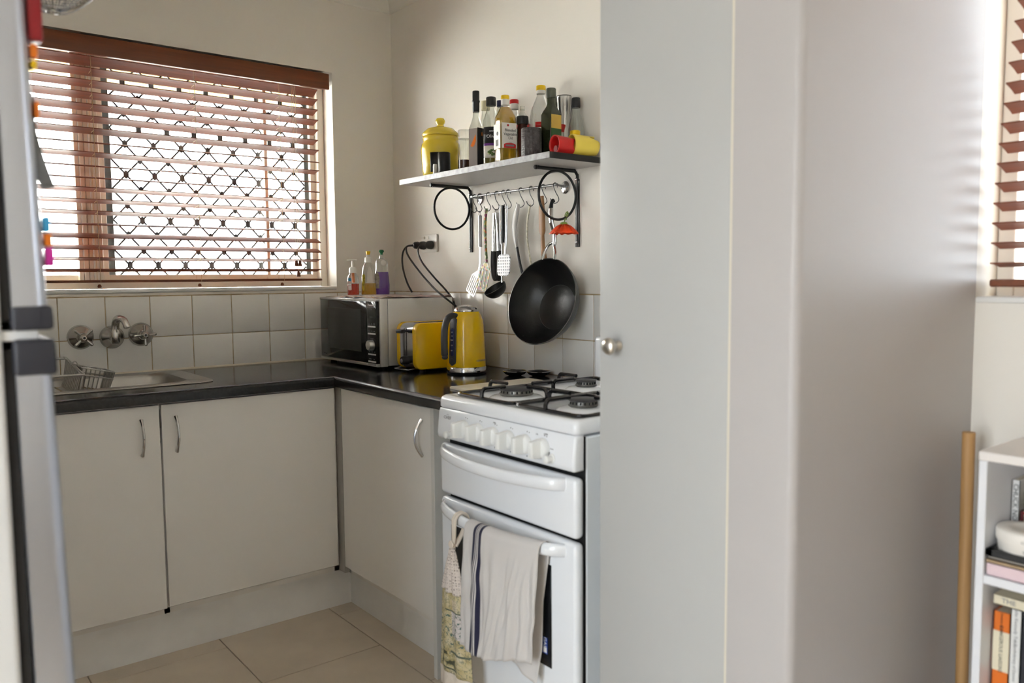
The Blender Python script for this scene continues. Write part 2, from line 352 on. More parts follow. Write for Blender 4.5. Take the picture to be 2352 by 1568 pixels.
# ------------------------------------------------------------------ windows
def window_kitchen():
    bm = BM(); z0, z1 = WZ0, WZ1
    for a, b in (((WX0+.001, .086, z0+.0035), (WX0+.03, .15, z1-.001)), ((WX1-.03, .086, z0+.0035), (WX1-.001, .15, z1-.001)), ((WX0+.0305, .086, z0+.0035), (WX1-.0305, .149, z0+.03)), ((WX0+.0305, .086, z1-.03), (WX1-.0305, .149, z1-.001))): box(bm, a, b, .002, 1)
    win = struct('window_1', bm, 'frame')
    bm = BM()
    for i in range(5): box(bm, (-1.245+.0165*i, .088-.004*(i % 2), z0+.03), (-1.2305+.0165*i, .135, z1-.03), .002, 1)
    obj('mullion', bm, 'frame', win)
    bm = BM(); box(bm, (-.540, .112, z0+.03), (-.526, .135, z1-.03), .002, 1); obj('stile', bm, 'frame', win)
    for n, (a, b) in (('sash_frame', ((WX0+.03, -1.205))), ('sash_frame', ((-1.163, WX1-.03)))):
        bm = BM(); 
        for p, q in (((a+.0225, .119, z0+.031), (b-.0225, .137, z0+.055)), ((a+.0225, .119, z1-.055), (b-.0225, .137, z1-.031)), ((a+.001, .118, z0+.031), (a+.022, .138, z1-.031)), ((b-.022, .118, z0+.031), (b-.001, .138, z1-.031))): box(bm, p, q, .001, 1)
        s = obj(n, bm, 'frame', win)
        bm = BM(); box(bm, (a+.02, .127, z0+.05), (b-.02, .131, z1-.05)); obj('pane', bm, 'window_glass', s)
    # diamond security grille on the right-hand light
    bm = BM(); a, b, y0, y1 = -1.139, WX1-.034, .152, .172
    for p, q in (((a, y0, z0+.01), (a+.028, y1, z1-.01)), ((b-.03, y0, z0+.01), (b, y1, z1-.01)), ((a+.0285, y0+.001, z0+.01), (b-.0305, y1-.001, z0+.035)), ((a+.0285, y0+.001, z1-.035), (b-.0305, y1-.001, z1-.01))): box(bm, p, q, .002, 1)
    g = obj('grille_frame', bm, 'dframe', win)
    xa, xb, za, zb = a+.028, b-.03, z0+.035, z1-.035; dx, dz = .102, .113
    def clip(x0, z0_, sx):
        # line x = x0 + sx*t*dx, z = z0_ + t*dz
        ts = []
        lo, hi = -50.0, 50.0
        for c0, d, l, h in ((x0, sx*dx, xa, xb), (z0_, dz, za, zb)):
            t0, t1 = sorted(((l-c0)/d, (h-c0)/d)); lo = max(lo, t0); hi = min(hi, t1)
        if hi-lo < .15: return None
        return (x0+sx*dx*lo, z0_+dz*lo), (x0+sx*dx*hi, z0_+dz*hi)
    for sx in (1, -1):
        for i in range(-12, 26):
            s = clip(xa+i*dx, za, sx)
            if s:
                t = BM(); (p, q) = s; tube(t, [(p[0], .16+.002*sx, p[1]), (q[0], .16+.002*sx, q[1])], .0044, 4); obj('grille_bar', t, 'dframe', g)
    node = None
    for j in range(0, 18):
        for i in range(-2, 20):
            x = xa+i*dx+(j % 2)*dx/2; z = za+j*dz/2
            if xa+.01 < x < xb-.01 and za+.01 < z < zb-.01:
                if node is None:
                    t = BM(); prism(t, [(0, -.016), (.009, -.0085), (.009, .0085), (0, .016), (-.009, .0085), (-.009, -.0085)], (0, -.006, 0), (1, 0, 0), (0, 0, 1), (0, 1, 0), .012)
                    node = bpy.data.meshes.new('grille_clip'); t.to_mesh(node); t.free(); node.materials.append(M['dframe'])
                o = bpy.data.objects.new('grille_clip', node); C.objects.link(o); o.location = (x, .16, z); o.parent = g
    # inner sill and reveal skin
    bm = BM(); box(bm, (WX0, -.006, WZ0-.012), (WX1, .085, WZ0+.003), .006, 3); obj('window_sill', bm, 'white', win)
window_kitchen()
bm = BM()
for a, b in (((.101, DY0+.001, DZ0+.001), (.15, DY0+.035, DZ1-.001)), ((.101, DY1-.035, DZ0+.001), (.15, DY1-.001, DZ1-.001)), ((.102, DY0+.0355, DZ0+.001), (.149, DY1-.0355, DZ0+.035)), ((.102, DY0+.0355, DZ1-.035), (.149, DY1-.0355, DZ1-.001)), ((.103, -2.94, DZ0+.0355), (.148, -2.90, DZ1-.0355))): box(bm, a, b, .002, 1)
win2 = struct('window_2', bm, 'frame')
for a, b in ((DY0+.03, -2.94), (-2.90, DY1-.03)):
    bm = BM(); box(bm, (.123, a, DZ0+.03), (.127, b, DZ1-.03)); obj('pane', bm, 'window_glass', win2)
bm = BM(); box(bm, (-.005, DY0, DZ0-.010), (.10, DY1-.001, DZ0+.003), .004, 2); obj('window_sill', bm, 'white', win2)
bm = BM()
for a, b in (((XW-.07, -3.45, 0), (XW-.02, -3.40, 2.15)), ((XW-.07, -2.20, 0), (XW-.02, -2.15, 2.15)), ((XW-.07, -3.45, 2.10), (XW-.02, -2.15, 2.15)), ((XW-.07, -3.45, 0), (XW-.02, -2.15, .08))): box(bm, a, b, .002, 1)
door1 = struct('door_1', bm, 'frame')
bm = BM(); box(bm, (XW-.05, -3.40, .08), (XW-.046, -2.20, 2.10)); obj('pane', bm, 'window_glass', door1)

# outside
bm = BM(); box(bm, (-30, -30, -.35), (30, 30, -.15)); struct('ground', bm, mat('bare_ground', (.17, .165, .16), .9, var=.4, vscale=30))
bm = BM(); box(bm, (-9, .3, -.15), (7, 4.6, -.10)); struct('bounce_paving', bm, 'conc', smooth=0)  # pale strip added out of view, bounces sunlight into the kitchen window
bm = BM(); box(bm, (-2.6, .16, 2.135), (.6, .75, 2.17)); box(bm, (-2.6, .72, 2.03), (.6, .75, 2.17)); struct('trim_3', bm, 'eave', smooth=0)
bm = BM(); box(bm, (.16, -5.6, 2.20), (.9, .16, 2.24)); struct('shading_eave', bm, 'eave', smooth=0)  # unseen eave, added to cut the sky light at the dining window
nb = thing('neighbour_house', 'pale sunlit house wall seen faintly through the kitchen window', 'building', (-1, 5.2, -.15))
bm = BM(); box(bm, (-9, 4.6, -.15), (7, 6.5, 3.4)); obj('wall', bm, 'nb', nb, 0)
bm = BM(); prism(bm, [(4.2, 3.4), (5.55, 4.3), (6.9, 3.4)], (-9.3, 0, 0), (0, 1, 0), (0, 0, 1), (1, 0, 0), 16.6); obj('roof', bm, mat('roof_light', (.55, .54, .52), .8), nb, 0)

# ------------------------------------------------------------------ venetian blinds
def slat_mesh(L, wid=.05, th=.003):
    t = BM(); prof = [(-wid/2, 0), (-wid/4, .0012), (0, .0016), (wid/4, .0012), (wid/2, 0), (wid/2, -th), (wid/4, -th+.0012), (0, -th+.0016), (-wid/4, -th+.0012), (-wid/2, -th)]
    prism(t, prof, (-L/2, 0, 0), (0, 1, 0), (0, 0, 1), (1, 0, 0), L)
    me = bpy.data.meshes.new('slat'); t.to_mesh(me); t.free(); me.materials.append(MATS['blind_wood']); return me
def blind_kitchen():
    b = thing('venetian_blind', 'dark wooden venetian blind hanging in the window above the sink', 'blind', (-.86, .03, WZ0))
    x0, x1, yc_ = -1.385, -.348, .030
    bm = BM(); box(bm, (-1.40, -.012, 1.966), (-.302, .004, 2.030), .003, 2); obj('valance', bm, 'valance_wood', b)
    bm = BM(); box(bm, (-1.39, .006, 1.985), (-.315, .056, 2.032), .002, 1); obj('headrail', bm, 'dchrome', b)
    me = slat_mesh(x1-x0)
    tilt = [19, 18, 17, 17, 16, 15, -10, 11, -9, -9, 10, 10, 10, -9, -20, -18, 9, 9]
    for i, a in enumerate([27]+tilt):
        z = 1.9535-.0375 if i == 1 else 1.9535 if i == 0 else 1.916-.0407*(i-1)
        o = bpy.data.objects.new('slat', me); C.objects.link(o); o.parent = b; o.matrix_parent_inverse = mworld(b).inverted()
        o.location = ((x0+x1)/2+random.uniform(-.002, .002), yc_, z); o.rotation_euler = (R(-a), 0, R(random.uniform(-.15, .15)))
    bm = BM(); box(bm, (x0, yc_-.026, 1.179), (x1, yc_+.026, 1.188), .002, 1); obj('bottom_rail', bm, 'valance_wood', b)
    for x in (-1.195, -.845, -.515):
        bm = BM()
        for y in (yc_-.028, yc_+.028): tube(bm, [(x, y, 1.985), (x, y, 1.178)], .0009, 5)
        for i in range(18):
            z = 1.916-.0407*i-.006; tube(bm, [(x, yc_-.028, z+.004), (x, yc_+.028, z)], .0007, 4)
        obj('ladder_cord', bm, 'tape', b)
        bm = BM(); lathe(bm, [(0, 0), (.006, .001), (.007, .006), (.004, .012), (0, .013)], (x, yc_-.004, 1.160), seg=12); obj('cord_button', bm, 'valance_wood', b)
    for i, (x, z) in enumerate(((-.468, 1.238), (-.452, 1.238), (-.460, 1.196))):
        bm = BM(); tube(bm, [(x, -.010, 1.975), (x-.002, -.014, 1.6), (x, -.012, z+.02)], .0009, 5, 3); c = obj('pull_cord', bm, 'tape', b)
        bm = BM(); lathe(bm, [(.0, 0), (.0085, 0), (.008, .004), (.0055, .020), (.0045, .024), (0, .025)], (x, -.012, z), seg=14); obj('tassel', bm, 'valance_wood', c)
blind_kitchen()
def blind_dining():
    b = thing('venetian_blind', 'wooden venetian blind in the window over the white bookcase', 'blind', (.04, -2.92, DZ0))
    me = slat_mesh(.92); xc_ = .040
    for i in range(22):
        z = 1.206+.0405*i; sh = -.034*max(0, (z-1.25)/.5)**1.6
        o = bpy.data.objects.new('slat', me); C.objects.link(o); o.parent = b; o.matrix_parent_inverse = mworld(b).inverted()
        o.location = (xc_, -2.440-.46+sh, z); o.rotation_euler = (R([-8, -12, -14, -16, -17][min(4, i)]), 0, R(-90))
    bm = BM(); box(bm, (xc_-.027, -3.36, 1.158), (xc_+.027, -2.440, 1.174), .003, 1); obj('bottom_rail', bm, 'valance_wood', b)
    bm = BM(); box(bm, (-.006, -3.40, 2.085), (.01, -2.428, 2.150), .003, 1); obj('valance', bm, 'valance_wood', b)
    bm = BM(); box(bm, (.012, -3.39, 2.10), (.062, -2.435, 2.145), .002, 1); obj('headrail', bm, 'dchrome', b)
    for y in (-2.62, -2.92, -3.22):
        bm = BM()
        for x in (xc_-.028, xc_+.028): tube(bm, [(x, y, 2.10), (x, y, 1.165)], .0009, 5)
        obj('ladder_cord', bm, 'tape', b)
blind_dining()

# ------------------------------------------------------------------ worktop, base cabinets
def worktop():
    t = BM(); xs = [XL+.01, -1.62, -1.0, -.602, -.008]; ys = [-.008, -.095, -.42, -.602, -1.336]
    V = {}
    def v(x, y, z):
        k_ = (x, y, z)
        if k_ not in V: V[k_] = t.verts.new(k_)
        return V[k_]
    cells = [(i, j) for i in range(4) for j in range(4) if not (i == 1 and j == 1) and not (j == 3 and i < 3)]
    cs = set(cells); z0, z1 = CZ-.034, CZ
    for i, j in cells:
        a, b, c, d = xs[i], xs[i+1], ys[j], ys[j+1]
        t.faces.new([v(a, d, z1), v(b, d, z1), v(b, c, z1), v(a, c, z1)]); t.faces.new([v(a, c, z0), v(b, c, z0), v(b, d, z0), v(a, d, z0)])
        if (i-1, j) not in cs: t.faces.new([v(a, c, z1), v(a, c, z0), v(a, d, z0), v(a, d, z1)])
        if (i+1, j) not in cs: t.faces.new([v(b, d, z1), v(b, d, z0), v(b, c, z0), v(b, c, z1)])
        if (i, j-1) not in cs: t.faces.new([v(b, c, z1), v(b, c, z0), v(a, c, z0), v(a, c, z1)])
        if (i, j+1) not in cs: t.faces.new([v(a, d, z1), v(a, d, z0), v(b, d, z0), v(b, d, z1)])
    bmesh.ops.recalc_face_normals(t, faces=t.faces)
    bmesh.ops.dissolve_limit(t, angle_limit=.01, verts=t.verts, edges=t.edges)
    es = [e for e in t.edges if all(abs(q.co.z-z1) < 1e-5 for q in e.verts) and (all(abs(q.co.y+.602) < 1e-4 and q.co.x < -.6 for q in e.verts) or all(abs(q.co.x+.602) < 1e-4 and q.co.y < -.6 for q in e.verts))]
    bmesh.ops.bevel(t, geom=es, offset=.013, segments=6, profile=.5, affect='EDGES')
    o = obj('worktop', t, 'counter', None, 45)
    shift_origin(o, (-.6, -.6, CZ-.034)); tag(o, 'black L-shaped laminate worktop with rounded front edge', 'worktop')
worktop()
def dhandle(bm, p, along, out, L=.108):
    p, out = Vector(p), Vector(out)
    pts = []
    for k in range(13):
        t_ = k/12; pts.append(p+Vector((0, 0, L*(t_-.5)))+out*(.026*math.sin(math.pi*t_)**.8))
    tube(bm, pts, .004, 8, rs=lambda s: .0062 if s < .06 or s > .94 else .0042)
ZD0, ZD1 = .176, .808
def cabinets():
    yf = -.582
    c = thing('base_cabinet', 'cream sink base cabinet with two doors under the black worktop', 'cabinet', (-1.4, yf+.3, 0))
    bm = BM()
    box(bm, (XL+.012, -.562, .15), (XL+.03, -.012, .812)); box(bm, (-.598, -.562, .15), (-.58, -.012, .812)); box(bm, (XL+.012, -.562, .15), (-.58, -.012, .168)); box(bm, (-1.175, -.562, .15), (-1.158, -.2, .69)); box(bm, (XL+.012, -.562, .792), (-.58, -.545, .812)); box(bm, (XL+.012, -.02, .15), (-.58, -.012, .812))
    obj('carcass', bm, 'lam', c, 0)
    for i, (a, b, hx) in enumerate(((-1.752, -1.1705, -1.223), (-1.1645, -.592, -1.123), (XL+.02, -1.756, -1.80))):
        bm = BM(); box(bm, (a, yf, ZD0+(-.004 if i == 0 else 0)), (b, yf+.018, ZD1), .001, 1); d = obj('door', bm, 'lam', c)
        bm = BM(); dhandle(bm, (hx, yf-.001, .714), 0, (0, -1, 0)); obj('handle', bm, 'chrome', d)
    bm = BM(); box(bm, (XL+.012, -.515, 0), (-.512, -.5, .15)); obj('kickboard', bm, 'kick', c)
    c = thing('base_cabinet', 'narrow cream base cabinet between the corner and the white stove', 'cabinet', (-.3, -.9, 0))
    bm = BM(); box(bm, (-.562, -1.183, .15), (-.012, -1.165, .812)); box(bm, (-.562, -.62, .15), (-.012, -.603, .812)); box(bm, (-.562, -1.183, .15), (-.012, -.603, .168)); box(bm, (-.02, -1.183, .15), (-.012, -.603, .812)); box(bm, (-.562, -1.183, .792), (-.545, -.603, .812)); obj('carcass', bm, 'lam', c, 0)
    bm = BM(); box(bm, (-.58, -1.184, ZD0), (-.562, -.610, ZD1), .001, 1); d = obj('door', bm, 'lam', c)
    bm = BM(); dhandle(bm, (-.581, -1.134, .714), 0, (-1, 0, 0)); obj('handle', bm, 'chrome', d)
    bm = BM(); box(bm, (-.512, -1.186, 0), (-.497, -.515, .15)); obj('kickboard', bm, 'kick', c)
    bm = BM(); box(bm, (-.586, -1.205, 0), (-.012, -1.187, .815), .0008, 1); obj('end_panel', bm, 'endp', c)
    bm = BM(); box(bm, (-.5805, -.6085, .152), (-.5625, -.566, .812)); obj('corner_post', bm, 'lamdark', c)
cabinets()

# ------------------------------------------------------------------ sink, taps, rack
def sink():
    s = thing('kitchen_sink', 'stainless steel inset sink with rounded bowl and drainer', 'sink', (-1.3, -.26, CZ))
    t = BM(); seg = 6
    def ring(w_, h_, r_, cx, cy, z): return [t.verts.new((cx+a, cy+b, z)) for a, b in rrect(w_, h_, r_, seg)]
    cx, cy = -1.31, -.257
    R0 = ring(.62+.09, .425, .05, cx, cy, CZ+.0015); R1 = ring(.62+.085, .42, .048, cx, cy, CZ+.005); R2 = ring(.58, .305, .06, cx, cy, CZ+.003); R3 = ring(.565, .29, .06, cx, cy, CZ-.008); R4 = ring(.545, .27, .06, cx, cy, CZ-.13); R5 = ring(.49, .22, .05, cx, cy, CZ-.15)
    for A, B in zip((R0, R1, R2, R3, R4), (R1, R2, R3, R4, R5)):
        n = len(A)
        for k in range(n): t.faces.new((A[k], A[(k+1) % n], B[(k+1) % n], B[k]))
    t.faces.new(R5); bmesh.ops.recalc_face_normals(t, faces=t.faces)
    for f in t.faces: pass
    obj('bowl', t, 'sinkm', s, 50)
    bm = BM(); lathe(bm, [(0, 0), (.038, 0), (.040, .003), (.03, .004), (.027, .001), (0, .001)], (cx+.1, cy, CZ-.1495), seg=24); obj('drain', bm, 'chrome', s)
sink()
def tap_handle(x, z, rot, lab):
    o = thing('cross_tap', lab, 'tap', (x, -.007, z))
    bm = BM(); lathe(bm, [(0, 0), (.043, 0), (.043, .004), (.036, .014), (.020, .024), (.016, .03), (0, .031)], (x, -.007, z), (0, -1, 0), 28); obj('wall_plate', bm, 'dchrome', o)
    bm = BM(); lathe(bm, [(0, .028), (.011, .028), (.010, .05), (.014, .053), (.013, .066), (.007, .072), (0, .072)], (x, -.007, z), (0, -1, 0), 20); obj('spindle', bm, 'dchrome', o)
    for k in range(4):
        a = R(rot+90*k); d = Vector((math.cos(a), 0, math.sin(a))); bm = BM(); p = Vector((x, -.067, z))
        tube(bm, [p+d*.008, p+d*.02, p+d*.034], .004, 10, rs=lambda s_: .0035+.0025*s_); ball(bm, p+d*.034, .0058, u=10, v=6); obj('cross_arm', bm, 'dchrome', o)
    bm = BM(); lathe(bm, [(0, .071), (.005, .071), (.004, .0735), (0, .074)], (x, -.007, z), (0, -1, 0), 12); obj('cap', bm, 'black', o)
tap_handle(-1.271, .990, 45, 'chrome cross tap handle turned diagonally, on the side of the spout by the fridge')
tap_handle(-1.073, .990, 3, 'chrome cross tap handle with upright arms, on the side of the spout by the microwave')
o = thing('tap_spout', 'chrome curved wall spout between the two cross taps', 'tap', (-1.17, -.007, .985))
bm = BM(); lathe(bm, [(0, 0), (.041, 0), (.041, .004), (.034, .016), (.024, .028), (.018, .04), (0, .041)], (-1.17, -.007, .985), (0, -1, 0), 28); obj('wall_plate', bm, 'dchrome', o)
bm = BM(); lathe(bm, [(0, -.022), (.014, -.02), (.018, -.012), (.018, .02), (.014, .03), (0, .03)], (-1.17, -.060, .985), seg=20); obj('elbow', bm, 'dchrome', o)
bm = BM(); tube(bm, [(-1.17, -.060, 1.0), (-1.168, -.062, 1.03), (-1.166, -.072, 1.048), (-1.160, -.090, 1.054), (-1.150, -.112, 1.046), (-1.144, -.124, 1.022)], .0125, 14, 5, rs=lambda s_: .014-.003*s_); obj('swan_neck', bm, 'dchrome', o)

def rack():
    zt = CZ+.005
    o = thing('dish_rack', 'wire dish rack standing in the sink beside the fridge', 'dish rack', (-1.50, -.26, CZ-.02))
    x0, x1, y0, y1, zb, ztp = -1.60, -1.352, -.385, -.13, CZ-.018, .928
    r = .0027
    bm = BM(); tube(bm, [(x0, y0, zb), (x1, y0, zb), (x1, y1, zb), (x0, y1, zb)], r*1.3, 6, closed=True); obj('bottom_frame', bm, 'wire2', o)
    bm = BM(); tube(bm, [(x0-.03, y0-.012, ztp-.03), (x1+.015, y0-.012, ztp-.03), (x1+.015, y1+.01, ztp), (x0-.03, y1+.01, ztp)], r*1.6, 6, closed=True); obj('rim', bm, 'wire', o)
    for k in range(11):
        y = y0+.012+(y1-y0-.024)*k/10
        bm = BM(); f = k/10
        tube(bm, [(x0, y, zb), (x1-.02, y, zb), (x1-.004, y, zb+.01), (x1+.008, y, zb+.05), (x1+.014, y, ztp-.03+.03*f-.004), (x1+.004, y, ztp-.03+.03*f+.006)], r, 6, 3); obj('prong', bm, 'wire', o)
    for k in range(7):
        x = x0+.02+.034*k; bm = BM(); tube(bm, [(x, y0, zb+.002), (x, y1, zb+.002)], r, 6); obj('cross_wire', bm, 'wire2', o)
    for x in (x0, x1):
        for y, z in ((y0, ztp-.03), (y1, ztp)):
            bm = BM(); tube(bm, [(x, y, zb), (x+(.015 if x == x1 else -.03), y, z)], r*1.2, 6); obj('corner_wire', bm, 'wire', o)
    o = thing('cutlery_basket', 'tilted wire cutlery basket hooked on the dish rack', 'basket', (-1.28, -.25, CZ-.03))
    mx = Matrix.Translation((-1.288, -.25, .868)) @ Matrix.Rotation(R(14), 4, 'Y')
    w_, d_, h_ = .098, .13, .068
    def T(x, y, z): return mx @ Vector((x, y, z))
    for z, nm in ((h_/2, 'rim'), (-h_/2, 'base_frame'), (.012, 'hoop')):
        bm = BM(); s_ = 1 if z > 0 else .9
        tube(bm, [T(-w_/2*s_, -d_/2*s_, z), T(w_/2*s_, -d_/2*s_, z), T(w_/2*s_, d_/2*s_, z), T(-w_/2*s_, d_/2*s_, z)], .0025, 6, closed=True); obj(nm, bm, 'wire', o)
    for k in range(8):
        f = -1+2*k/7
        for sgn in (-1, 1):
            bm = BM(); tube(bm, [T(f*w_/2, sgn*d_/2, h_/2), T(f*w_/2*.9, sgn*d_/2*.9, -h_/2)], .0019, 5); obj('wire', bm, 'wire', o)
            bm = BM(); tube(bm, [T(sgn*w_/2, f*d_/2, h_/2), T(sgn*w_/2*.9, f*d_/2*.9, -h_/2)], .0019, 5); obj('wire', bm, 'wire', o)
        bm = BM(); tube(bm, [T(f*w_/2*.9, -d_/2*.9, -h_/2), T(f*w_/2*.9, d_/2*.9, -h_/2)], .0019, 5); obj('wire', bm, 'wire2', o)
    bm = BM(); tube(bm, [T(-w_/2, -.02, h_/2), T(-w_/2-.012, -.02, h_/2+.014), T(-w_/2-.022, -.02, h_/2+.004)], .002, 6, 4); obj('hook', bm, 'wire', o)
rack()

# ------------------------------------------------------------------ microwave and what stands on it
def microwave():
    x0, x1, y0, y1, z0, z1 = -.402, -.070, -.553, -.080, .864, 1.112
    o = thing('microwave_oven', 'silver microwave oven with black glass door in the worktop corner', 'microwave', (-.24, -.32, CZ))
    bm = BM(); box(bm, (-.356, y0, z0), (x1, y1, z1), .004, 2); obj('body', bm, mat('silver_paint', (.74, .73, .71), .36, .25, bump=.03, bscale=200), o)
    bm = BM(); box(bm, (x0+.012, y0-.001, z0-.002), (-.3575, y1+.001, z1+.001), .004, 2); obj('bezel', bm, 'silver_paint', o)
    bm = BM(); box(bm, (x0, -.4735, z0+.010), (x0+.013, y1-.004, z1-.009), .002, 2); d = obj('door', bm, 'gblack', o)
    bm = BM(); box(bm, (x0-.0008, -.430, .912), (x0+.001, -.150, 1.073), .0005, 1); obj('door_window', bm, mat('door_mesh_window', (.03, .03, .028), .3), d)
    bm = BM(); box(bm, (x0, y0+.006, z0+.010), (x0+.013, -.4755, z1-.009), .002, 2); c = obj('control_panel', bm, 'gblack', o)
    bm = BM(); box(bm, (x0-.001, y0+.002, z1-.009), (x0+.013, y1-.002, z1-.001), .001, 1); obj('top_trim', bm, 'steel', o)
    bm = BM(); box(bm, (x0-.001, y0+.002, z0-.001), (x0+.013, y1-.002, z0+.009), .001, 1); obj('bottom_trim', bm, 'steel', o)
    xf = x0-.0006; ym = -.511
    text('Panasonic', .0125, (xf, ym, 1.089), *FX, 'wprint', c)
    bm = BM(); box(bm, (xf-.0004, -.541, 1.0795), (xf+.001, -.482, 1.081)); obj('line', bm, 'gprint', c)
    bm = BM(); box(bm, (xf-.0004, -.541, 1.040), (xf+.001, -.482, 1.078)); obj('display', bm, mat('display', (.03, .032, .03), .2), c)
    text('1 2 3 4', .006, (xf-.001, ym, 1.073), *FX, 'gprint', c); text('10 MIN 1 S', .005, (xf-.001, ym, 1.045), *FX, 'gprint', c)
    for z, a, n in ((1.007, ('Turbo\nDefrost', 'Auto\nWeight', 'Sensor\nReheat'), 3), (.981, ('Timer', 'Power', 'Sensor'), 3), (.905, ('Timer', 'Clock', 'Start'), 3), (.878, ('Stop/Reset', 'Start'), 2)):
        for i in range(n):
            wd = .058/n; yy = -.4835-wd*(i+.5)
            bm = BM(); box(bm, (xf-.0015, yy-wd/2+.0006, z), (xf+.001, yy+wd/2-.0006, z+.0055), .0008, 1); obj('button', bm, 'wprint', c)
            text(a[i], .0042, (xf, yy, z+.0125), *FX, 'gprint', c)
    bm = BM(); lathe(bm, [(0, 0), (.020, 0), (.019, .015), (.0165, .019), (0, .0195)], (xf, -.515, .942), (-1, 0, 0), 28); k = obj('dial', bm, 'steel', o)
    text('Time/Weight', .004, (xf, -.513, .966), *FX, 'gprint', c)
    bm = BM(); box(bm, (xf-.0012, -.541, .8735-.006+.0), (xf+.001, -.482, .8765-.003), .0005, 1); obj('door_release', bm, 'gprint', c)
    text('Inverter', .008, (x0-.0008, -.115, .885), *FX, 'gprint', d)
    for x in (-.36, -.1):
        for y in (-.52, -.11): bm = BM(); lathe(bm, [(0, 0), (.012, 0), (.014, .015), (0, .015)], (x, y, CZ), seg=14); obj('foot', bm, 'rubber', o)
    bm = BM(); box(bm, (x1-.001, -.535, 1.085), (x1+.012, -.515, 1.095), .001, 1); obj('spacer', bm, 'black', o)
microwave()
def mw_cloth():
    t = BM(); nx, ny = 26, 34; G = []
    uvl = t.loops.layers.uv.new('uv')
    for i in range(nx+1):
        row = []
        for j in range(ny+1):
            a, b = i/nx, j/ny
            x = -.392+.340*a; y = -.115-.425*b
            z = 1.1145+.004*abs(math.sin(a*9+b*3))*abs(math.sin(b*11))+.0015*math.sin(b*31+a*7)
            
            if a > .84 and b > .86: z += .010*(a-.84)/.16-.03*max(0, a-.94)/.06
            row.append(t.verts.new((x+.006*math.sin(b*9), y+.005*math.sin(a*13), z)))
        G.append(row)
    for i in range(nx):
        for j in range(ny):
            f = t.faces.new((G[i][j], G[i+1][j], G[i+1][j+1], G[i][j+1]))
            for l, (p, q) in zip(f.loops, ((i, j), (i+1, j), (i+1, j+1), (i, j+1))): l[uvl].uv = (p/nx, q/ny)
    o = obj('tea_towel', t, None, None, 60)
    sm = o.modifiers.new('thickness', 'SOLIDIFY'); sm.thickness = .002; sm.offset = 1
    m = bpy.data.materials.new('printed_towel'); m.use_nodes = True; N = m.node_tree.nodes; L = m.node_tree.links; b = N['Principled BSDF']; b.inputs['Roughness'].default_value = .9
    tc = N.new('ShaderNodeTexCoord'); vo = N.new('ShaderNodeTexVoronoi'); vo.inputs['Scale'].default_value = 55; L.new(tc.outputs['Object'], vo.inputs['Vector'])
    r = N.new('ShaderNodeValToRGB'); r.color_ramp.interpolation = 'CONSTANT'
    for p, c in ((0, (.72, .66, .6)), (.4, (.50, .25, .10)), (.52, (.75, .72, .68)), (.68, (.05, .05, .07)), (.75, (.62, .5, .42))):
        e = r.color_ramp.elements[0] if p == 0 else r.color_ramp.elements.new(p); e.position = p; e.color = (*c, 1)
    sp = N.new('ShaderNodeSeparateColor'); L.new(vo.outputs['Color'], sp.inputs[0]); L.new(sp.outputs[0], r.inputs[0])
    uv = N.new('ShaderNodeUVMap'); su = N.new('ShaderNodeSeparateXYZ'); L.new(uv.outputs[0], su.inputs[0])
    gt = N.new('ShaderNodeMath'); gt.operation = 'GREATER_THAN'; gt.inputs[1].default_value = .55; L.new(su.outputs[0], gt.inputs[0])
    gt2 = N.new('ShaderNodeMath'); gt2.operation = 'GREATER_THAN'; gt2.inputs[1].default_value = .93; L.new(su.outputs[1], gt2.inputs[0])
    ad = N.new('ShaderNodeMath'); ad.operation = 'MAXIMUM'; L.new(gt.outputs[0], ad.inputs[0]); L.new(gt2.outputs[0], ad.inputs[1])
    mx = N.new('ShaderNodeMix'); mx.data_type = 'RGBA'; mx.inputs[7].default_value = (.58, .45, .40, 1)
    L.new(ad.outputs[0], mx.inputs[0]); L.new(r.outputs[0], mx.inputs[6]); L.new(mx.outputs[2], b.inputs['Base Color'])
    o.data.materials.append(m); shift_origin(o, (-.2, -.32, 1.113))
    tag(o, 'crumpled printed tea towel spread on top of the microwave', 'towel')
mw_cloth()
ZMW = 1.1205
def ellipse_bottle(bm, prof, c, ex, sq):     # flattened lathe: scale across view axis
    t = BM(); lathe(t, prof, (0, 0, 0), seg=28)
    mx = Matrix.Translation(c) @ Matrix.Rotation(ex, 4, 'Z') @ Matrix.Diagonal((1, sq, 1, 1))
    return merge(bm, t, mx)
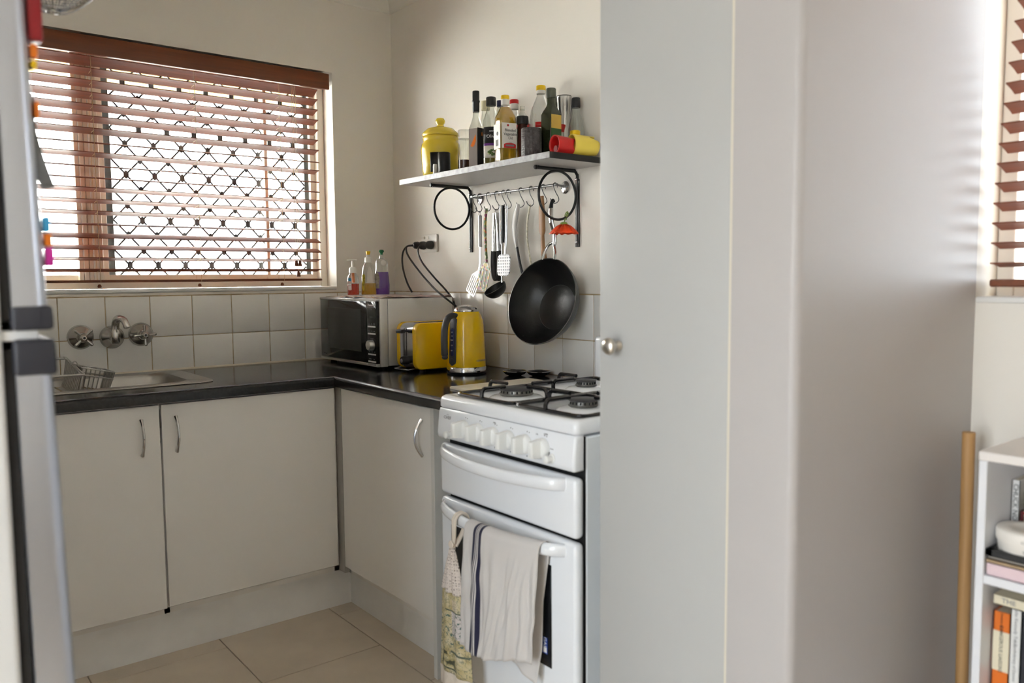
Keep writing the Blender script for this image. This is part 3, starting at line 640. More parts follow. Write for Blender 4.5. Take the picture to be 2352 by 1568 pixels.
def soaps():
    c = Vector((-.335, -.245, ZMW)); o = thing('soap_bottle', 'small pump bottle of red hand soap on the microwave', 'bottle', c)
    rz = R(-38)
    bm = BM(); ellipse_bottle(bm, [(0, 0), (.0215, 0), (.0235, .004), (.0235, .055), (.021, .075), (.011, .088), (.0105, .094), (0, .094)], c, rz, .72); obj('bottle_shell', bm, 'clear_plastic', o)
    bm = BM(); ellipse_bottle(bm, [(0, .002), (.021, .002), (.0225, .006), (.0225, .046), (0, .046)], c, rz, .70); obj('liquid', bm, 'soap_red', o)
    bm = BM(); lathe(bm, [(0, .088), (.0155, .088), (.0155, .104), (.012, .110), (.005, .112), (.005, .135), (.0045, .136), (0, .136)], c, seg=20); p = obj('pump', bm, 'plw', o)
    bm = BM(); d = Vector((math.cos(rz+R(8)), math.sin(rz+R(8)), 0)); tube(bm, [c+Vector((0, 0, .138))-d*.022, c+Vector((0, 0, .140)), c+Vector((0, 0, .139))+d*.016], .004, 8, 3, flat=(0, 0, 1), rs=lambda s_: (.0028, .006)); obj('nozzle', bm, 'plw', p)
    bm = BM(); tube(bm, [c+Vector((0, 0, .088)), c+Vector((.002, 0, .05))], .0055, 8); obj('dip_tube', bm, 'orange', o)
    nrm = Vector((math.sin(rz), -math.cos(rz), 0)); tx = Vector((math.cos(rz), math.sin(rz), 0))
    bm = BM(); q = c+nrm*.0172-tx*.010; prism(bm, rrect(.014, .05, .004), q+Vector((0, 0, .045)), tx, (0, 0, 1), nrm, .0006); l = obj('front_label', bm, mat('label_sheer', (.72, .55, .52), .4), o)
    bm = BM(); prism(bm, rrect(.011, .012, .002), q+nrm*.0007+Vector((0, 0, .062)), tx, (0, 0, 1), nrm, .0004); obj('emblem', bm, 'blue', o)
    for zz, hh in ((.043, .006), (.033, .005), (.026, .002)):
        bm = BM(); prism(bm, rrect(.012, hh, .0009), q+nrm*.0008+Vector((0, 0, zz)), tx, (0, 0, 1), nrm, .0004); obj('label_print', bm, 'wprint', o)

    c = Vector((-.275, -.262, ZMW)); o = thing('soap_bottle', 'bottle of yellow dish soap with yellow cap on the microwave', 'bottle', c)
    P1 = [(0, 0), (.029, 0), (.031, .004), (.030, .05), (.027, .08), (.0245, .105), (.019, .120), (.012, .128), (.012, .134), (0, .134)]
    bm = BM(); ellipse_bottle(bm, P1, c, rz, .62); obj('bottle_shell', bm, 'clear_plastic', o)
    bm = BM(); ellipse_bottle(bm, [(0, .002), (.0275, .002), (.0295, .006), (.0285, .047), (0, .047)], c, rz, .60); obj('liquid', bm, 'soap_yellow', o)
    bm = BM(); lathe(bm, [(0, .13), (.0145, .13), (.014, .148), (.008, .152), (.007, .160), (0, .160)], c, seg=20); p = obj('cap', bm, 'plw', o)
    bm = BM(); lathe(bm, [(0, .158), (.006, .158), (.0095, .172), (.009, .174), (0, .174)], c, seg=16); obj('spout_cap', bm, 'gyel', p)
    q = c+nrm*.0165-tx*.017; bm = BM(); prism(bm, rrect(.012, .065, .005), q+Vector((0, 0, .05)), (tx*.8+nrm*-.4).normalized(), (0, 0, 1), nrm, .0006); obj('front_label', bm, mat('label_lemon', (.55, .45, .02), .4, var=.6, vscale=120), o)
    q = c+nrm*.0185+tx*.008; bm = BM(); prism(bm, [(-.012, -.032), (.012, -.032), (.010, .01), (.003, .03), (-.003, .03), (-.010, .01)], q+Vector((0, 0, .082)), tx, (0, 0, 1), nrm, .0005); obj('back_label', bm, 'label', o)

    c = Vector((-.222, -.275, ZMW)); o = thing('soap_bottle', 'bottle of purple dish soap with green cap on the microwave', 'bottle', c)
    P2 = [(0, 0), (.028, 0), (.031, .005), (.032, .04), (.0285, .08), (.0255, .10), (.0255, .125), (.022, .14), (.012, .147), (0, .147)]
    bm = BM(); ellipse_bottle(bm, P2, c, rz, .62); obj('bottle_shell', bm, 'clear_plastic', o)
    bm = BM(); ellipse_bottle(bm, [(0, .002), (.0265, .002), (.0295, .007), (.0305, .04), (.027, .08), (.0255, .092), (0, .092)], c, rz, .60); obj('liquid', bm, 'soap_purple', o)
    bm = BM(); lathe(bm, [(0, .144), (.0105, .144), (.009, .160), (.006, .163), (0, .163)], c, seg=20); p = obj('cap', bm, 'clear_plastic', o)
    bm = BM(); lathe(bm, [(0, .160), (.005, .160), (.0055, .167), (.011, .173), (.008, .180), (0, .181)], c, seg=16); obj('spout_cap', bm, 'ggreen', p)
    q = c+nrm*.0190-tx*.016; bm = BM(); prism(bm, [(-.010, -.036), (.008, -.036), (.012, -.005), (.004, .026), (-.004, .03), (-.012, .015)], q+Vector((0, 0, .062)), (tx*.9-nrm*.3).normalized(), (0, 0, 1), nrm, .0006); obj('front_label', bm, mat('label_grey', (.30, .26, .22), .45, var=.5, vscale=90), o)
    bm = BM(); q = c+nrm*.0165+tx*.010; lathe(bm, [(0, 0), (.011, 0), (.011, .0006), (0, .0006)], q+Vector((0, 0, .128)), nrm, 18); obj('round_sticker', bm, 'plw', o)
soaps()

# ------------------------------------------------------------------ toaster, kettle
def toaster():
    x0, x1, y0, y1, z0, z1 = -.345, -.075, -.722, -.590, .861, 1.028
    o = thing('toaster', 'yellow two-slice toaster with chrome ends beside the microwave', 'toaster', (-.21, -.655, CZ))
    def slab(ya, yb, nm):
        bm = BM(); prism(bm, [(a+(x0+x1)/2, b+(z0+z1)/2) for a, b in rrect(x1-x0, z1-z0, .028, 6)], (0, ya, 0), (1, 0, 0), (0, 0, 1), (0, 1, 0), yb-ya)
        t = bm; bmesh.ops.bevel(t, geom=[e for e in t.edges if len(e.link_faces) == 2 and any(len(f.verts) > 10 for f in e.link_faces)], offset=.005, segments=3, affect='EDGES', profile=.5)
        obj(nm, bm, 'yellow', o, 50)
    slab(y0, y0+.024, 'side_shell'); slab(y1-.022, y1, 'side_shell')
    bm = BM(); prism(bm, [(a+(x0+x1)/2, b+(z0+z1)/2) for a, b in rrect(x1-x0-.006, z1-z0-.004, .026, 6)], (0, y0+.024, 0), (1, 0, 0), (0, 0, 1), (0, 1, 0), y1-y0-.046); obj('chrome_core', bm, 'chrome', o, 50)
    ym = (y0+y1)/2
    for k, yy in enumerate((ym-.018, ym+.018)): bm = BM(); box(bm, (x0+.05, yy-.009, z1-.006), (x1-.04, yy+.009, z1-.0015)); obj('bread_slot', bm, 'gap', o)
    bm = BM(); box(bm, (x0-.0005+.003, ym-.0025, .905), (x0+.006, ym+.0025, 1.008)); obj('lever_slot', bm, 'gap', o)
    bm = BM(); tube(bm, [(x0+.004, ym, .998), (x0-.012, ym, .998)], .004, 8); box(bm, (x0-.030, ym-.021, .991), (x0-.012, ym+.021, 1.005), .004, 2); obj('lever', bm, 'black', o)
    bm = BM(); lathe(bm, [(0, 0), (.016, 0), (.015, .02), (.013, .024), (0, .024)], (x0+.003, ym-.004, .893), (-1, 0, 0), 24); d = obj('browning_dial', bm, 'black', o)
    bm = BM(); lathe(bm, [(.0065, 0), (.0075, 0), (.0075, .0006), (.0065, .0006), (.0065, 0)], (x0-.0212, ym-.004, .893), (-1, 0, 0), 20); box(bm, (x0-.0218, ym-.0046, .893), (x0-.0212, ym-.0034, .900)); obj('dial_mark', bm, 'wprint', d)
    bm = BM(); lathe(bm, [(0, 0), (.009, 0), (.009, .012), (.006, .015), (0, .015)], (x0+.02, y1-.003, .890), (0, 1, 0), 18); obj('side_knob', bm, 'nickel', o)
    bm = BM(); tube(bm, [(x0+.02, y1-.018, .866), (x0-.018, y1-.018, .862), (x0-.018, y0+.022, .862), (x0+.02, y0+.022, .866)], .0022, 8); obj('crumb_tray_handle', bm, 'chrome', o)
    for x in (x0+.04, x1-.04):
        for y in (y0+.02, y1-.02): bm = BM(); lathe(bm, [(0, 0), (.010, 0), (.011, .012), (0, .012)], (x, y, CZ), seg=12); obj('foot', bm, 'rubber', o)
toaster()
def kettle():
    cx, cy = -.2, -.826; c = (cx, cy, 0)
    o = thing('electric_kettle', 'yellow electric kettle with dark grey handle and chrome lid', 'kettle', (cx, cy, CZ))
    bm = BM(); lathe(bm, [(0, .850), (.066, .850), (.069, .853), (.070, .856), (.070, .8585), (0, .8585)], c, seg=48); obj('power_base', bm, 'black', o)
    bm = BM(); lathe(bm, [(0, .859), (.0695, .859), (.0695, .874), (.068, .876), (0, .876)], c, seg=48); obj('base_ring', bm, 'chrome', o)
    prof = [(0, .8765), (.068, .8765), (.0685, .879), (.0665, .93), (.064, .985), (.062, 1.02), (.060, 1.038), (.055, 1.054), (.047, 1.066), (.044, 1.069), (0, 1.069)]
    bm = BM(); lathe(bm, prof, c, seg=56); body = obj('body', bm, 'yellow', o, 60)
    bm = BM(); lathe(bm, [(0, 1.0685), (.045, 1.0685), (.0455, 1.071), (.041, 1.080), (.030, 1.087), (.014, 1.0905), (0, 1.091)], c, seg=48); obj('lid', bm, 'chrome', o, 60)
    # the handle looks along -x
    def S(x, z): return Vector((cx+x, cy, z))
    bm = BM(); pts = [S(-.045, 1.052), S(-.066, 1.056), (S(-.088, 1.046)), S(-.101, 1.018), S(-.105, .985), S(-.105, .94), S(-.103, .915)]
    tube(bm, pts, .012, 14, 5, flat=(0, 1, 0), rs=lambda s_: (.0135, .0105) if s_ < .96 else (.010, .008)); ball(bm, S(-.103, .914), .0105, (.95, 1.2, .8), 14, 8); obj('handle', bm, 'dgrey', o)
    o.rotation_euler.z = 0
    def strip(name, half, z0, z1, ma, lift, rnd=.010):
        t = BM(); nz, na = 20, 8; G = []
        for i in range(nz+1):
            z = z0+(z1-z0)*i/nz; e = min(z-z0, z1-z); hw = half if e > rnd else half*math.sqrt(max(.02, 1-((rnd-e)/rnd)**2))
            rr = .0685-(z-.879)*.045+lift if z < 1.03 else .0617-(z-1.03)*.28+lift
            G.append([t.verts.new((cx-rr*math.cos(a/rr), cy-rr*math.sin(a/rr), z)) for a in [(-hw+2*hw*j/na) for j in range(na+1)]])
        for i in range(nz):
            for j in range(na): t.faces.new((G[i][j], G[i][j+1], G[i+1][j+1], G[i+1][j]))
        bmesh.ops.recalc_face_normals(t, faces=t.faces)
        ob = obj(name, t, ma, o, 60); s_ = ob.modifiers.new('thickness', 'SOLIDIFY'); s_.thickness = .003; s_.offset = 0; return ob
    strip('handle_spine', .0165, .882, 1.052, 'dgrey', .0015, .014)
    gz = strip('water_gauge', .0085, .915, 1.012, 'navy', .0032, .008)
    for i, z in enumerate((.935, .953, .971, .985, .998)):
        text(['0.5', '1.0', 'MAX', '1.5', '1.7'][i], .006, (cx-.071+(z-.93)*.04, cy, z), *FX, 'wprint', gz)
    bm = BM(); lathe(bm, [(0, 0), (.009, 0), (.0085, .004), (.006, .005), (0, .005)], (cx-.0685, cy, .899), (-1, 0, 0), 20); obj('switch', bm, 'dgrey', o)
    an = math.atan2(-.81, -.59)+R(44)
    text('KENWOOD', .0095, (cx, cy, .8985), (1, 0, 0), (0, 0, 1), 'gprint', body, bend=((cx, cy), .0682, an))
    o.rotation_euler.z = R(9)
kettle()

# ------------------------------------------------------------------ stove
XS, SY0, SY1 = -.655, -1.885, -1.345       # front plane, right end, left end
def stove():
    o = thing('gas_stove', 'white upright gas stove with four burners next to the pantry', 'stove', (-.33, -1.615, 0))
    bm = BM(); box(bm, (-.625, SY0+.004, .03), (-.02, SY1-.004, .835), .003, 1); obj('body', bm, mat('stove_side_enamel', (.80, .83, .86), .3), o)
    bm = BM(); box(bm, (-.628, SY0+.006, .10), (-.624, SY1-.006, .836)); obj('front_gap', bm, 'gap', o)
    # hob: tray with raised rim
    t = BM(); yc_ = (SY0+SY1)/2
    def ring(x0, x1, inset, z, r_): 
        cx = (x0+x1)/2; return [t.verts.new((cx+a, yc_+b, z)) for a, b in rrect(x1-x0, SY1-SY0-2*inset, r_, 6)]
    X0, X1 = XS-.004, -.055
    rr = [ring(X0+.003, X1, .003, .842, .012), ring(X0, X1, 0, .846, .014), ring(X0, X1, 0, .862, .014), ring(X0+.003, X1-.002, .003, .870, .014), ring(X0+.010, X1-.004, .009, .8745, .014), ring(X0+.022, X1-.012, .02, .8745, .02), ring(X0+.034, X1-.02, .03, .8665, .02)]
    for A, B in zip(rr, rr[1:]):
        for k in range(len(A)): t.faces.new((A[k], A[(k+1) % len(A)], B[(k+1) % len(A)], B[k]))
    t.faces.new(rr[-1]); t.faces.new(rr[0][::-1]); bmesh.ops.recalc_face_normals(t, faces=t.faces); obj('hob', t, 'enamel', o, 60)
    ZH = .8665
    for i, (x, y, r_) in enumerate(((-.505, -1.487, .045), (-.505, -1.745, .036), (-.250, -1.487, .030), (-.250, -1.745, .045))):
        bm = BM(); lathe(bm, [(0, 0), (r_+.030, 0), (r_+.022, .006), (r_+.006, .009), (0, .009)], (x, y, ZH-.001), seg=32); obj('burner_well', bm, 'enamel', o)
        bm = BM(); lathe(bm, [(0, .008), (r_-.003, .008), (r_+.001, .011), (r_+.001, .013), (r_-.003, .014), (r_-.004, .022), (0, .022)], (x, y, ZH), seg=32); b = obj('burner', bm, mat('burner_alloy', (.22, .21, .19), .4, .7), o)
        bm = BM(); lathe(bm, [(0, .022), (r_-.001, .022), (r_+.001, .0245), (r_-.002, .027), (0, .028)], (x, y, ZH), seg=32); obj('burner_cap', bm, 'burner', b)
        for k in range(20): 
            if i < 3 and 4 <= k <= 16:
                a = R(18*k+90); bm = BM(); p = Vector((x+(r_-.0032)*math.cos(a), y+(r_-.0032)*math.sin(a), ZH+.018)); box(bm, p-Vector((.0015, .0015, .003)), p+Vector((.0015, .0015, .003))); obj('flame_port', bm, 'gap', b)
    # pan supports
    for i, (ya, yb) in enumerate(((-1.611, -1.372), (-1.862, -1.622))):
        g = bpy.data.objects.new('pan_support', None); C.objects.link(g); g.parent = o; g.matrix_parent_inverse = mworld(o).inverted(); g.location = (-.38, (ya+yb)/2, ZH)
        xa, xb, z = -.622, -.105, ZH+.010
        pts = [(a+(xa+xb)/2, b+(ya+yb)/2, z) for a, b in rrect(xb-xa, yb-ya, .025, 5)]
        bm = BM(); tube(bm, pts, .0052, 8, closed=True); obj('outer_frame', bm, 'trivet', g)
        bm = BM(); tube(bm, [(-.378, ya, z), (-.378, yb, z)], .0050, 8); obj('cross_bar', bm, 'trivet', g)
        ym = (ya+yb)/2; zt = z+.018
        def finger(p, q):
            p, q = Vector(p), Vector(q); d = (q-p); bm = BM()
            tube(bm, [p, p+Vector((0, 0, .014)), p+d*.10+Vector((0, 0, .023)), p+d*.3+Vector((0, 0, .024)), q+Vector((0, 0, .024))], .0056, 8, 4); obj('finger', bm, 'trivet', g)
        for bx in (-.505, -.250):
            finger((bx, ya, z), (bx, ya+.075, z)); finger((bx, yb, z), (bx, yb-.075, z))
            e0, e1 = (xa, -.378) if bx < -.4 else (-.378, xb)
            finger((e0, ym, z), (e0+.075, ym, z)); finger((e1, ym, z), (e1-.075, ym, z))
    # splashback
    bm = BM(); box(bm, (-.085, SY0+.003, .868), (-.03, SY1-.003, 1.003), .012, 4); obj('splashback', bm, 'enamel', o)
    # control fascia, leaning out towards the bottom
    bm = BM(); t = BM(); prism(t, [(-.632, .8405), (XS-.002, .8405), (XS-.006, .832), (XS-.012, .775), (XS-.010, .764), (XS-.004, .7605), (-.632, .7605)], (0, SY0, 0), (1, 0, 0), (0, 0, 1), (0, 1, 0), SY1-SY0)
    bmesh.ops.bevel(t, geom=[e for e in t.edges if any(len(f.verts) > 5 for f in e.link_faces)], offset=.008, segments=4, affect='EDGES', profile=.5)
    merge(bm, t); fas = obj('control_fascia', bm, 'enamel', o, 55)
    fx = lambda z: XS-.006-.006*(.832-z)/.057-.0008
    for i in range(6):
        y, z = -1.472-.0618*i, .800; x = fx(z); k = bpy.data.objects.new('control_knob', None); C.objects.link(k); k.parent = o; k.matrix_parent_inverse = mworld(o).inverted(); k.location = (x, y, z)
        bm = BM(); lathe(bm, [(0, 0), (.0235, 0), (.0228, .006), (.021, .011), (.018, .013), (0, .0135)], (x, y, z), (-1, 0, 0), 32); obj('skirt', bm, 'knobw', k)
        bm = BM(); t = BM(); prism(t, [(-.008, 0), (.008, 0), (.0075, .026), (.005, .030), (-.005, .030), (-.0075, .026)], (x-.009, y, z-.0225), (0, 1, 0), (-1, 0, 0), (0, 0, 1), .045)
        for v_ in t.verts:
            if v_.co.x < x-.02: v_.co.z = z+(v_.co.z-z)*.82
        bmesh.ops.bevel(t, geom=t.edges[:], offset=.0015, segments=2, affect='EDGES', profile=.5); merge(bm, t); obj('grip', bm, 'knobw', k)
        bm = BM(); box(bm, (fx(.769)-.0004, y-.010, .7715), (fx(.769)+.0006, y-.0085, .7755)); box(bm, (fx(.832), y-.004, .8275), (fx(.832)+.001, y-.0015, .8305)); box(bm, (fx(.832), y-.0115, .8265), (fx(.832)+.001, y-.009, .829)); obj('marking', bm, 'gprint', fas)
    for i, (y, z) in enumerate(((-1.418, .779), (-1.815, .782))):
        bm = BM(); lathe(bm, [(0, 0), (.011, 0), (.011, .002), (.0075, .003), (.007, .012), (.0095, .014), (.0095, .020), (.007, .022), (0, .0222)], (fx(z), y, z), (-1, 0, 0), 22); obj('push_button', bm, 'knobw', o)
    text('CHEF', .0115, (fx(.8195)-.0004, -1.393, .8185), *FX, 'gprint', fas, 1.25)
    bm = BM(); tube(bm, [(fx(.826), -1.388, .8255), (fx(.828), -1.393, .8275), (fx(.826), -1.397, .8255)], .0004, 5); obj('chef_hat_mark', bm, 'gprint', fas)
    text('GRILL', .005, (fx(.832), -1.597, .8325), *FX, 'gprint', fas); text('OVEN', .005, (fx(.832), -1.788, .8325), *FX, 'gprint', fas); text('120', .005, (fx(.83), -1.757, .828), *FX, 'gprint', fas); text('Oven', .005, (fx(.80), -1.812, .803), *FX, 'gprint', fas); text('240', .0045, (fx(.772)-.0003, -1.797, .7735), *FX, 'gprint', fas)
    bm = BM(); tube(bm, [(fx(.776), -1.783-.024*math.cos(R(a)), .800+.0275*math.sin(R(a))) for a in range(-80, 0, 10)], .0013, 6); obj('dial_arc', bm, 'gprint', fas)
    # grill and oven doors
    def door(nm, z0, z1, hz, glass_=False):
        bm = BM(); box(bm, (XS-.004, SY0+.001, z0), (XS+.024, SY1-.001, z1), .012, 4); d = obj(nm, bm, 'enamel', o, 55)
        bm = BM(); pts = []; n = 24
        for k in range(n+1):
            s_ = k/n; y = SY1-.022-(SY1-SY0-.062)*s_; b_ = math.sin(math.pi*s_)
            pts.append((XS-.004-.050*b_**.55, y, hz-.004*b_))
        pts = [(XS+.012, pts[0][1]-.004, hz)]+pts+[(XS+.012, pts[-1][1]+.004, hz)]
        tube(bm, pts, .012, 14, rs=lambda s_: (.0085, .0155), flat=(1, 0, 0)); obj('handle', bm, 'enamel', d, 60)
        if glass_:
            bm = BM(); box(bm, (XS-.0055, -1.803, .288), (XS-.003, -1.398, .532), .0012, 1); gl = obj('glass_panel', bm, 'gblack', d)
            bm = BM(); box(bm, (XS-.0062, -1.778, .312), (XS-.005, -1.423, .515), .0003, 1); obj('inner_window', bm, mat('oven_window', (.02, .019, .016), .12), gl)
            bm = BM(); box(bm, (XS-.0068, -1.790, .318), (XS-.006, -1.752, .357), .0002, 1); st = obj('energy_sticker', bm, mat('sticker_blue', (.02, .06, .32), .4), gl)
            text('GAS', .014, (XS-.0072, -1.782, .345), (0, 0, -1), (0, -1, 0), 'wprint', st)
            bm = BM(); box(bm, (XS-.0072, -1.788, .321), (XS-.0067, -1.776, .333)); obj('sticker_panel', bm, 'wprint', st)
        return d
    door('grill_door', .609, .746, .728); door('oven_door', .125, .600, .578, True)
    bm = BM(); box(bm, (XS+.012, SY0+.004, .02), (XS+.03, SY1-.004, .115), .004, 2); obj('plinth', bm, 'enamel', o)
    for x in (-.6, -.06):
        for y in (SY0+.04, SY1-.04): bm = BM(); lathe(bm, [(0, 0), (.016, 0), (.014, .03), (0, .03)], (x, y, 0), seg=12); obj('foot', bm, 'black', o)
stove()

# ------------------------------------------------------------------ towels on the oven handle
def handle_x(y): 
    s_ = (SY1-.022-y)/(SY1-SY0-.062); return XS-.004-.050*max(0, math.sin(math.pi*min(1, max(0, s_))))**.55, .578-.004*math.sin(math.pi*min(1, max(0, s_)))
def striped():
    t = BM(); uvl = t.loops.layers.uv.new('uv'); nu, nv = 70, 90; G = []
    rnd = random.Random(3); F = [(rnd.uniform(6, 26), rnd.uniform(0, 6), rnd.uniform(-3, 3), rnd.uniform(.4, 1)) for _ in range(7)]
    for i in range(nu+1):
        u = i/nu; row = []; y0 = -1.556-.252*u
        hx, hz = handle_x(y0); fl = .296-.02*u+.012*math.sin(u*5); bl = .315+.03*math.sin(u*4.5+2.2)
        for j in range(nv+1):
            v = j/nv; tot = fl+bl+.065; d = v*tot
            rad = .0175
            if d < fl:                       # front, from the hem up
                drop = fl-d; k = drop/fl
                w_ = sum(a_*math.sin(f*u*2.2+p+q*drop*4) for f, p, q, a_ in F)/7
                x = hx-rad-.003-.020*w_*min(1, k*3)*(.35+.65*k)-.0015*math.sin(u*55+6*math.sin(k*4+u*7))*min(1, k*4)-.010*k; z = hz-drop; y = y0-.010*k*(u-.6)+.006*k*math.sin(k*5+u*3)+.010*k
            elif d < fl+.065:
                a = (d-fl)/.065*math.pi; x = hx-rad*math.cos(a)-.002*math.cos(a); z = hz+rad*math.sin(a)*1.0; y = y0
            else:
                drop = d-fl-.065; k = drop/bl
                w_ = sum(a_*math.sin(f*u*2+p*2+q*drop*3) for f, p, q, a_ in F)/7
                x = min(XS-.0125, hx+rad+.001-.012*k+.006*w_*k); z = hz-drop; y = y0+.024*min(1, k*2.5)+.012*k*(1-u)
                if drop > fl-.02: x -= .010*(drop-fl+.02)/.05
            row.append(t.verts.new((x, y, z)))
        G.append(row)
    for i in range(nu):
        for j in range(nv):
            f = t.faces.new((G[i][j], G[i+1][j], G[i+1][j+1], G[i][j+1]))
            for l, (p, q) in zip(f.loops, ((i, j), (i+1, j), (i+1, j+1), (i, j+1))): l[uvl].uv = (p/nu, q/nv)
    o = obj('tea_towel', t, None, None, 70); s_ = o.modifiers.new('thickness', 'SOLIDIFY'); s_.thickness = .0014
    m = bpy.data.materials.new('striped_linen'); m.use_nodes = True; N = m.node_tree.nodes; L = m.node_tree.links; b = N['Principled BSDF']; b.inputs['Roughness'].default_value = .9; b.inputs['Sheen Weight'].default_value = .2
    uv = N.new('ShaderNodeUVMap'); sp = N.new('ShaderNodeSeparateXYZ'); L.new(uv.outputs[0], sp.inputs[0])
    r = N.new('ShaderNodeValToRGB'); r.color_ramp.interpolation = 'CONSTANT'; base = (.60, .57, .55, 1); nv_ = (.012, .012, .04, 1)
    els = [(0, base), (.158, nv_), (.196, base), (.207, nv_), (.217, base), (.228, nv_), (.238, base), (.250, nv_), (.288, base)]
    for k, (p, c) in enumerate(els):
        e = r.color_ramp.elements[0] if k == 0 else (r.color_ramp.elements[1] if k == 1 else r.color_ramp.elements.new(p)); e.position = p; e.color = c
    L.new(sp.outputs[0], r.inputs[0]); L.new(r.outputs[0], b.inputs['Base Color'])
    tc = N.new('ShaderNodeTexCoord'); n = N.new('ShaderNodeTexNoise'); n.inputs['Scale'].default_value = 900; L.new(tc.outputs['Object'], n.inputs['Vector']); bp = N.new('ShaderNodeBump'); bp.inputs['Strength'].default_value = .25; bp.inputs['Distance'].default_value = .001; L.new(n.outputs['Fac'], bp.inputs['Height']); L.new(bp.outputs[0], b.inputs['Normal'])
    o.data.materials.append(m); shift_origin(o, (-.70, -1.68, .28))
    tag(o, 'creased grey linen towel with navy stripes over the oven handle', 'towel')
striped()
def crochet():
    yc_ = -1.505; hx, hz = handle_x(yc_)
    o = thing('hand_towel', 'printed hand towel with crocheted hanging loop on the oven handle', 'towel', (hx, yc_, .10))
    bm = BM(); rd = .020
    pts = [(hx-rd*math.cos(a), yc_+.004*math.sin(a), hz+rd*math.sin(a)) for a in [math.pi*k/8 for k in range(9)]]
    for sgn in (-1, 1):
        P_ = [(hx-rd-.003, yc_+sgn*.002, hz-.072), (hx-rd-.001, yc_+sgn*.003, hz-.04)]+[(p[0], yc_+sgn*.004, p[2]) for p in pts]+[(hx+rd-.006, yc_+sgn*.003, hz-.016), (hx+.002, yc_+sgn*.003, hz-.036), (hx-rd*.85, yc_+sgn*.003, hz-.062)]
        tube(bm, P_, .0042, 8, 3)
    obj('loop', bm, 'cream', o)
    bm = BM(); lathe(bm, [(0, 0), (.0095, .0005), (.0105, .003), (.009, .005), (0, .0055)], (hx-rd-.006, yc_+.001, hz-.056), (-1, 0, 0), 20); obj('button', bm, 'cream', o)
    def sheet(nm, z0, z1, hw0, hw1, ma, n_f, amp, ny=40, nz=24, yoff=lambda k: 0, bulge=.012):
        t = BM(); uvl = t.loops.layers.uv.new('uv'); G = []
        for i in range(nz+1):
            k = i/nz; z = z0+(z1-z0)*k; hw = hw0+(hw1-hw0)*(k**.75); row = []
            for j in range(ny+1):
                s_ = -1+2*j/ny
                x = hx-.020-bulge*math.cos(s_*1.45)+amp*min(1, k*2+.3)*math.sin(s_*n_f+1.2)
                row.append(t.verts.new((x, yc_+yoff(k)-hw*s_, z)))
            G.append(row)
        for i in range(nz):
            for j in range(ny):
                f = t.faces.new((G[i][j], G[i][j+1], G[i+1][j+1], G[i+1][j]))
                for l, (p, q) in zip(f.loops, ((i, j), (i, j+1), (i+1, j+1), (i+1, j))): l[uvl].uv = (q/ny, 1-p/nz)
        ob = obj(nm, t, ma, o, 70); s_ = ob.modifiers.new('thickness', 'SOLIDIFY'); s_.thickness = .003; return ob
    # crochet: knotted net material
    m = bpy.data.materials.new('crochet_net'); m.use_nodes = True; N = m.node_tree.nodes; L = m.node_tree.links; b = N['Principled BSDF']; b.inputs['Roughness'].default_value = .95
    uv = N.new('ShaderNodeUVMap'); mp = N.new('ShaderNodeMapping'); mp.inputs['Scale'].default_value = (16, 15, 1); L.new(uv.outputs[0], mp.inputs[0])
    vo = N.new('ShaderNodeTexVoronoi'); vo.inputs['Scale'].default_value = 1; vo.inputs['Randomness'].default_value = .35; L.new(mp.outputs[0], vo.inputs['Vector'])
    r = N.new('ShaderNodeValToRGB'); r.color_ramp.elements[0].position = .12; r.color_ramp.elements[0].color = (.22, .16, .13, 1); r.color_ramp.elements[1].position = .34; r.color_ramp.elements[1].color = (.74, .66, .60, 1)
    L.new(vo.outputs['Distance'], r.inputs[0]); L.new(r.outputs[0], b.inputs['Base Color'])
    bp = N.new('ShaderNodeBump'); bp.inputs['Strength'].default_value = .8; bp.inputs['Distance'].default_value = .004; L.new(vo.outputs['Distance'], bp.inputs['Height']); L.new(bp.outputs[0], b.inputs['Normal'])
    sheet('crochet_top', hz-.066, .395, .005, .050, m, 9, .0035)
    # printed cotton
    m = bpy.data.materials.new('olive_print_cotton'); m.use_nodes = True; N = m.node_tree.nodes; L = m.node_tree.links; b = N['Principled BSDF']; b.inputs['Roughness'].default_value = .9
    uv = N.new('ShaderNodeUVMap'); sp = N.new('ShaderNodeSeparateXYZ'); L.new(uv.outputs[0], sp.inputs[0])
    def ramp(src, els, interp='LINEAR'):
        r = N.new('ShaderNodeValToRGB'); r.color_ramp.interpolation = interp
        for k, (p, c) in enumerate(els):
            e = r.color_ramp.elements[k] if k < 2 else r.color_ramp.elements.new(p); e.position = p; e.color = (*c, 1) if len(c) == 3 else c
        L.new(src, r.inputs[0]); return r.outputs[0]
    def noise(sx, sy, det=3):
        mp = N.new('ShaderNodeMapping'); mp.inputs['Scale'].default_value = (sx, sy, 1); L.new(uv.outputs[0], mp.inputs[0]); n = N.new('ShaderNodeTexNoise'); n.inputs['Scale'].default_value = 1; n.inputs['Detail'].default_value = det; L.new(mp.outputs[0], n.inputs['Vector']); return n.outputs['Fac']
    ground = ramp(noise(3, 6), [(.3, (.40, .31, .14)), (.5, (.55, .47, .27)), (.7, (.66, .60, .45))])
    def mix(fac, a, c):
        x = N.new('ShaderNodeMix'); x.data_type = 'RGBA'; L.new(fac, x.inputs[0]); L.new(a, x.inputs[6])
        if isinstance(c, tuple): x.inputs[7].default_value = (*c, 1)
        else: L.new(c, x.inputs[7])
        return x.outputs[2]
    def band(src, lo, hi):
        a = N.new('ShaderNodeMath'); a.operation = 'GREATER_THAN'; a.inputs[1].default_value = lo; L.new(src, a.inputs[0]); c = N.new('ShaderNodeMath'); c.operation = 'LESS_THAN'; c.inputs[1].default_value = hi; L.new(src, c.inputs[0]); d = N.new('ShaderNodeMath'); d.operation = 'MULTIPLY'; L.new(a.outputs[0], d.inputs[0]); L.new(c.outputs[0], d.inputs[1]); return d.outputs[0]
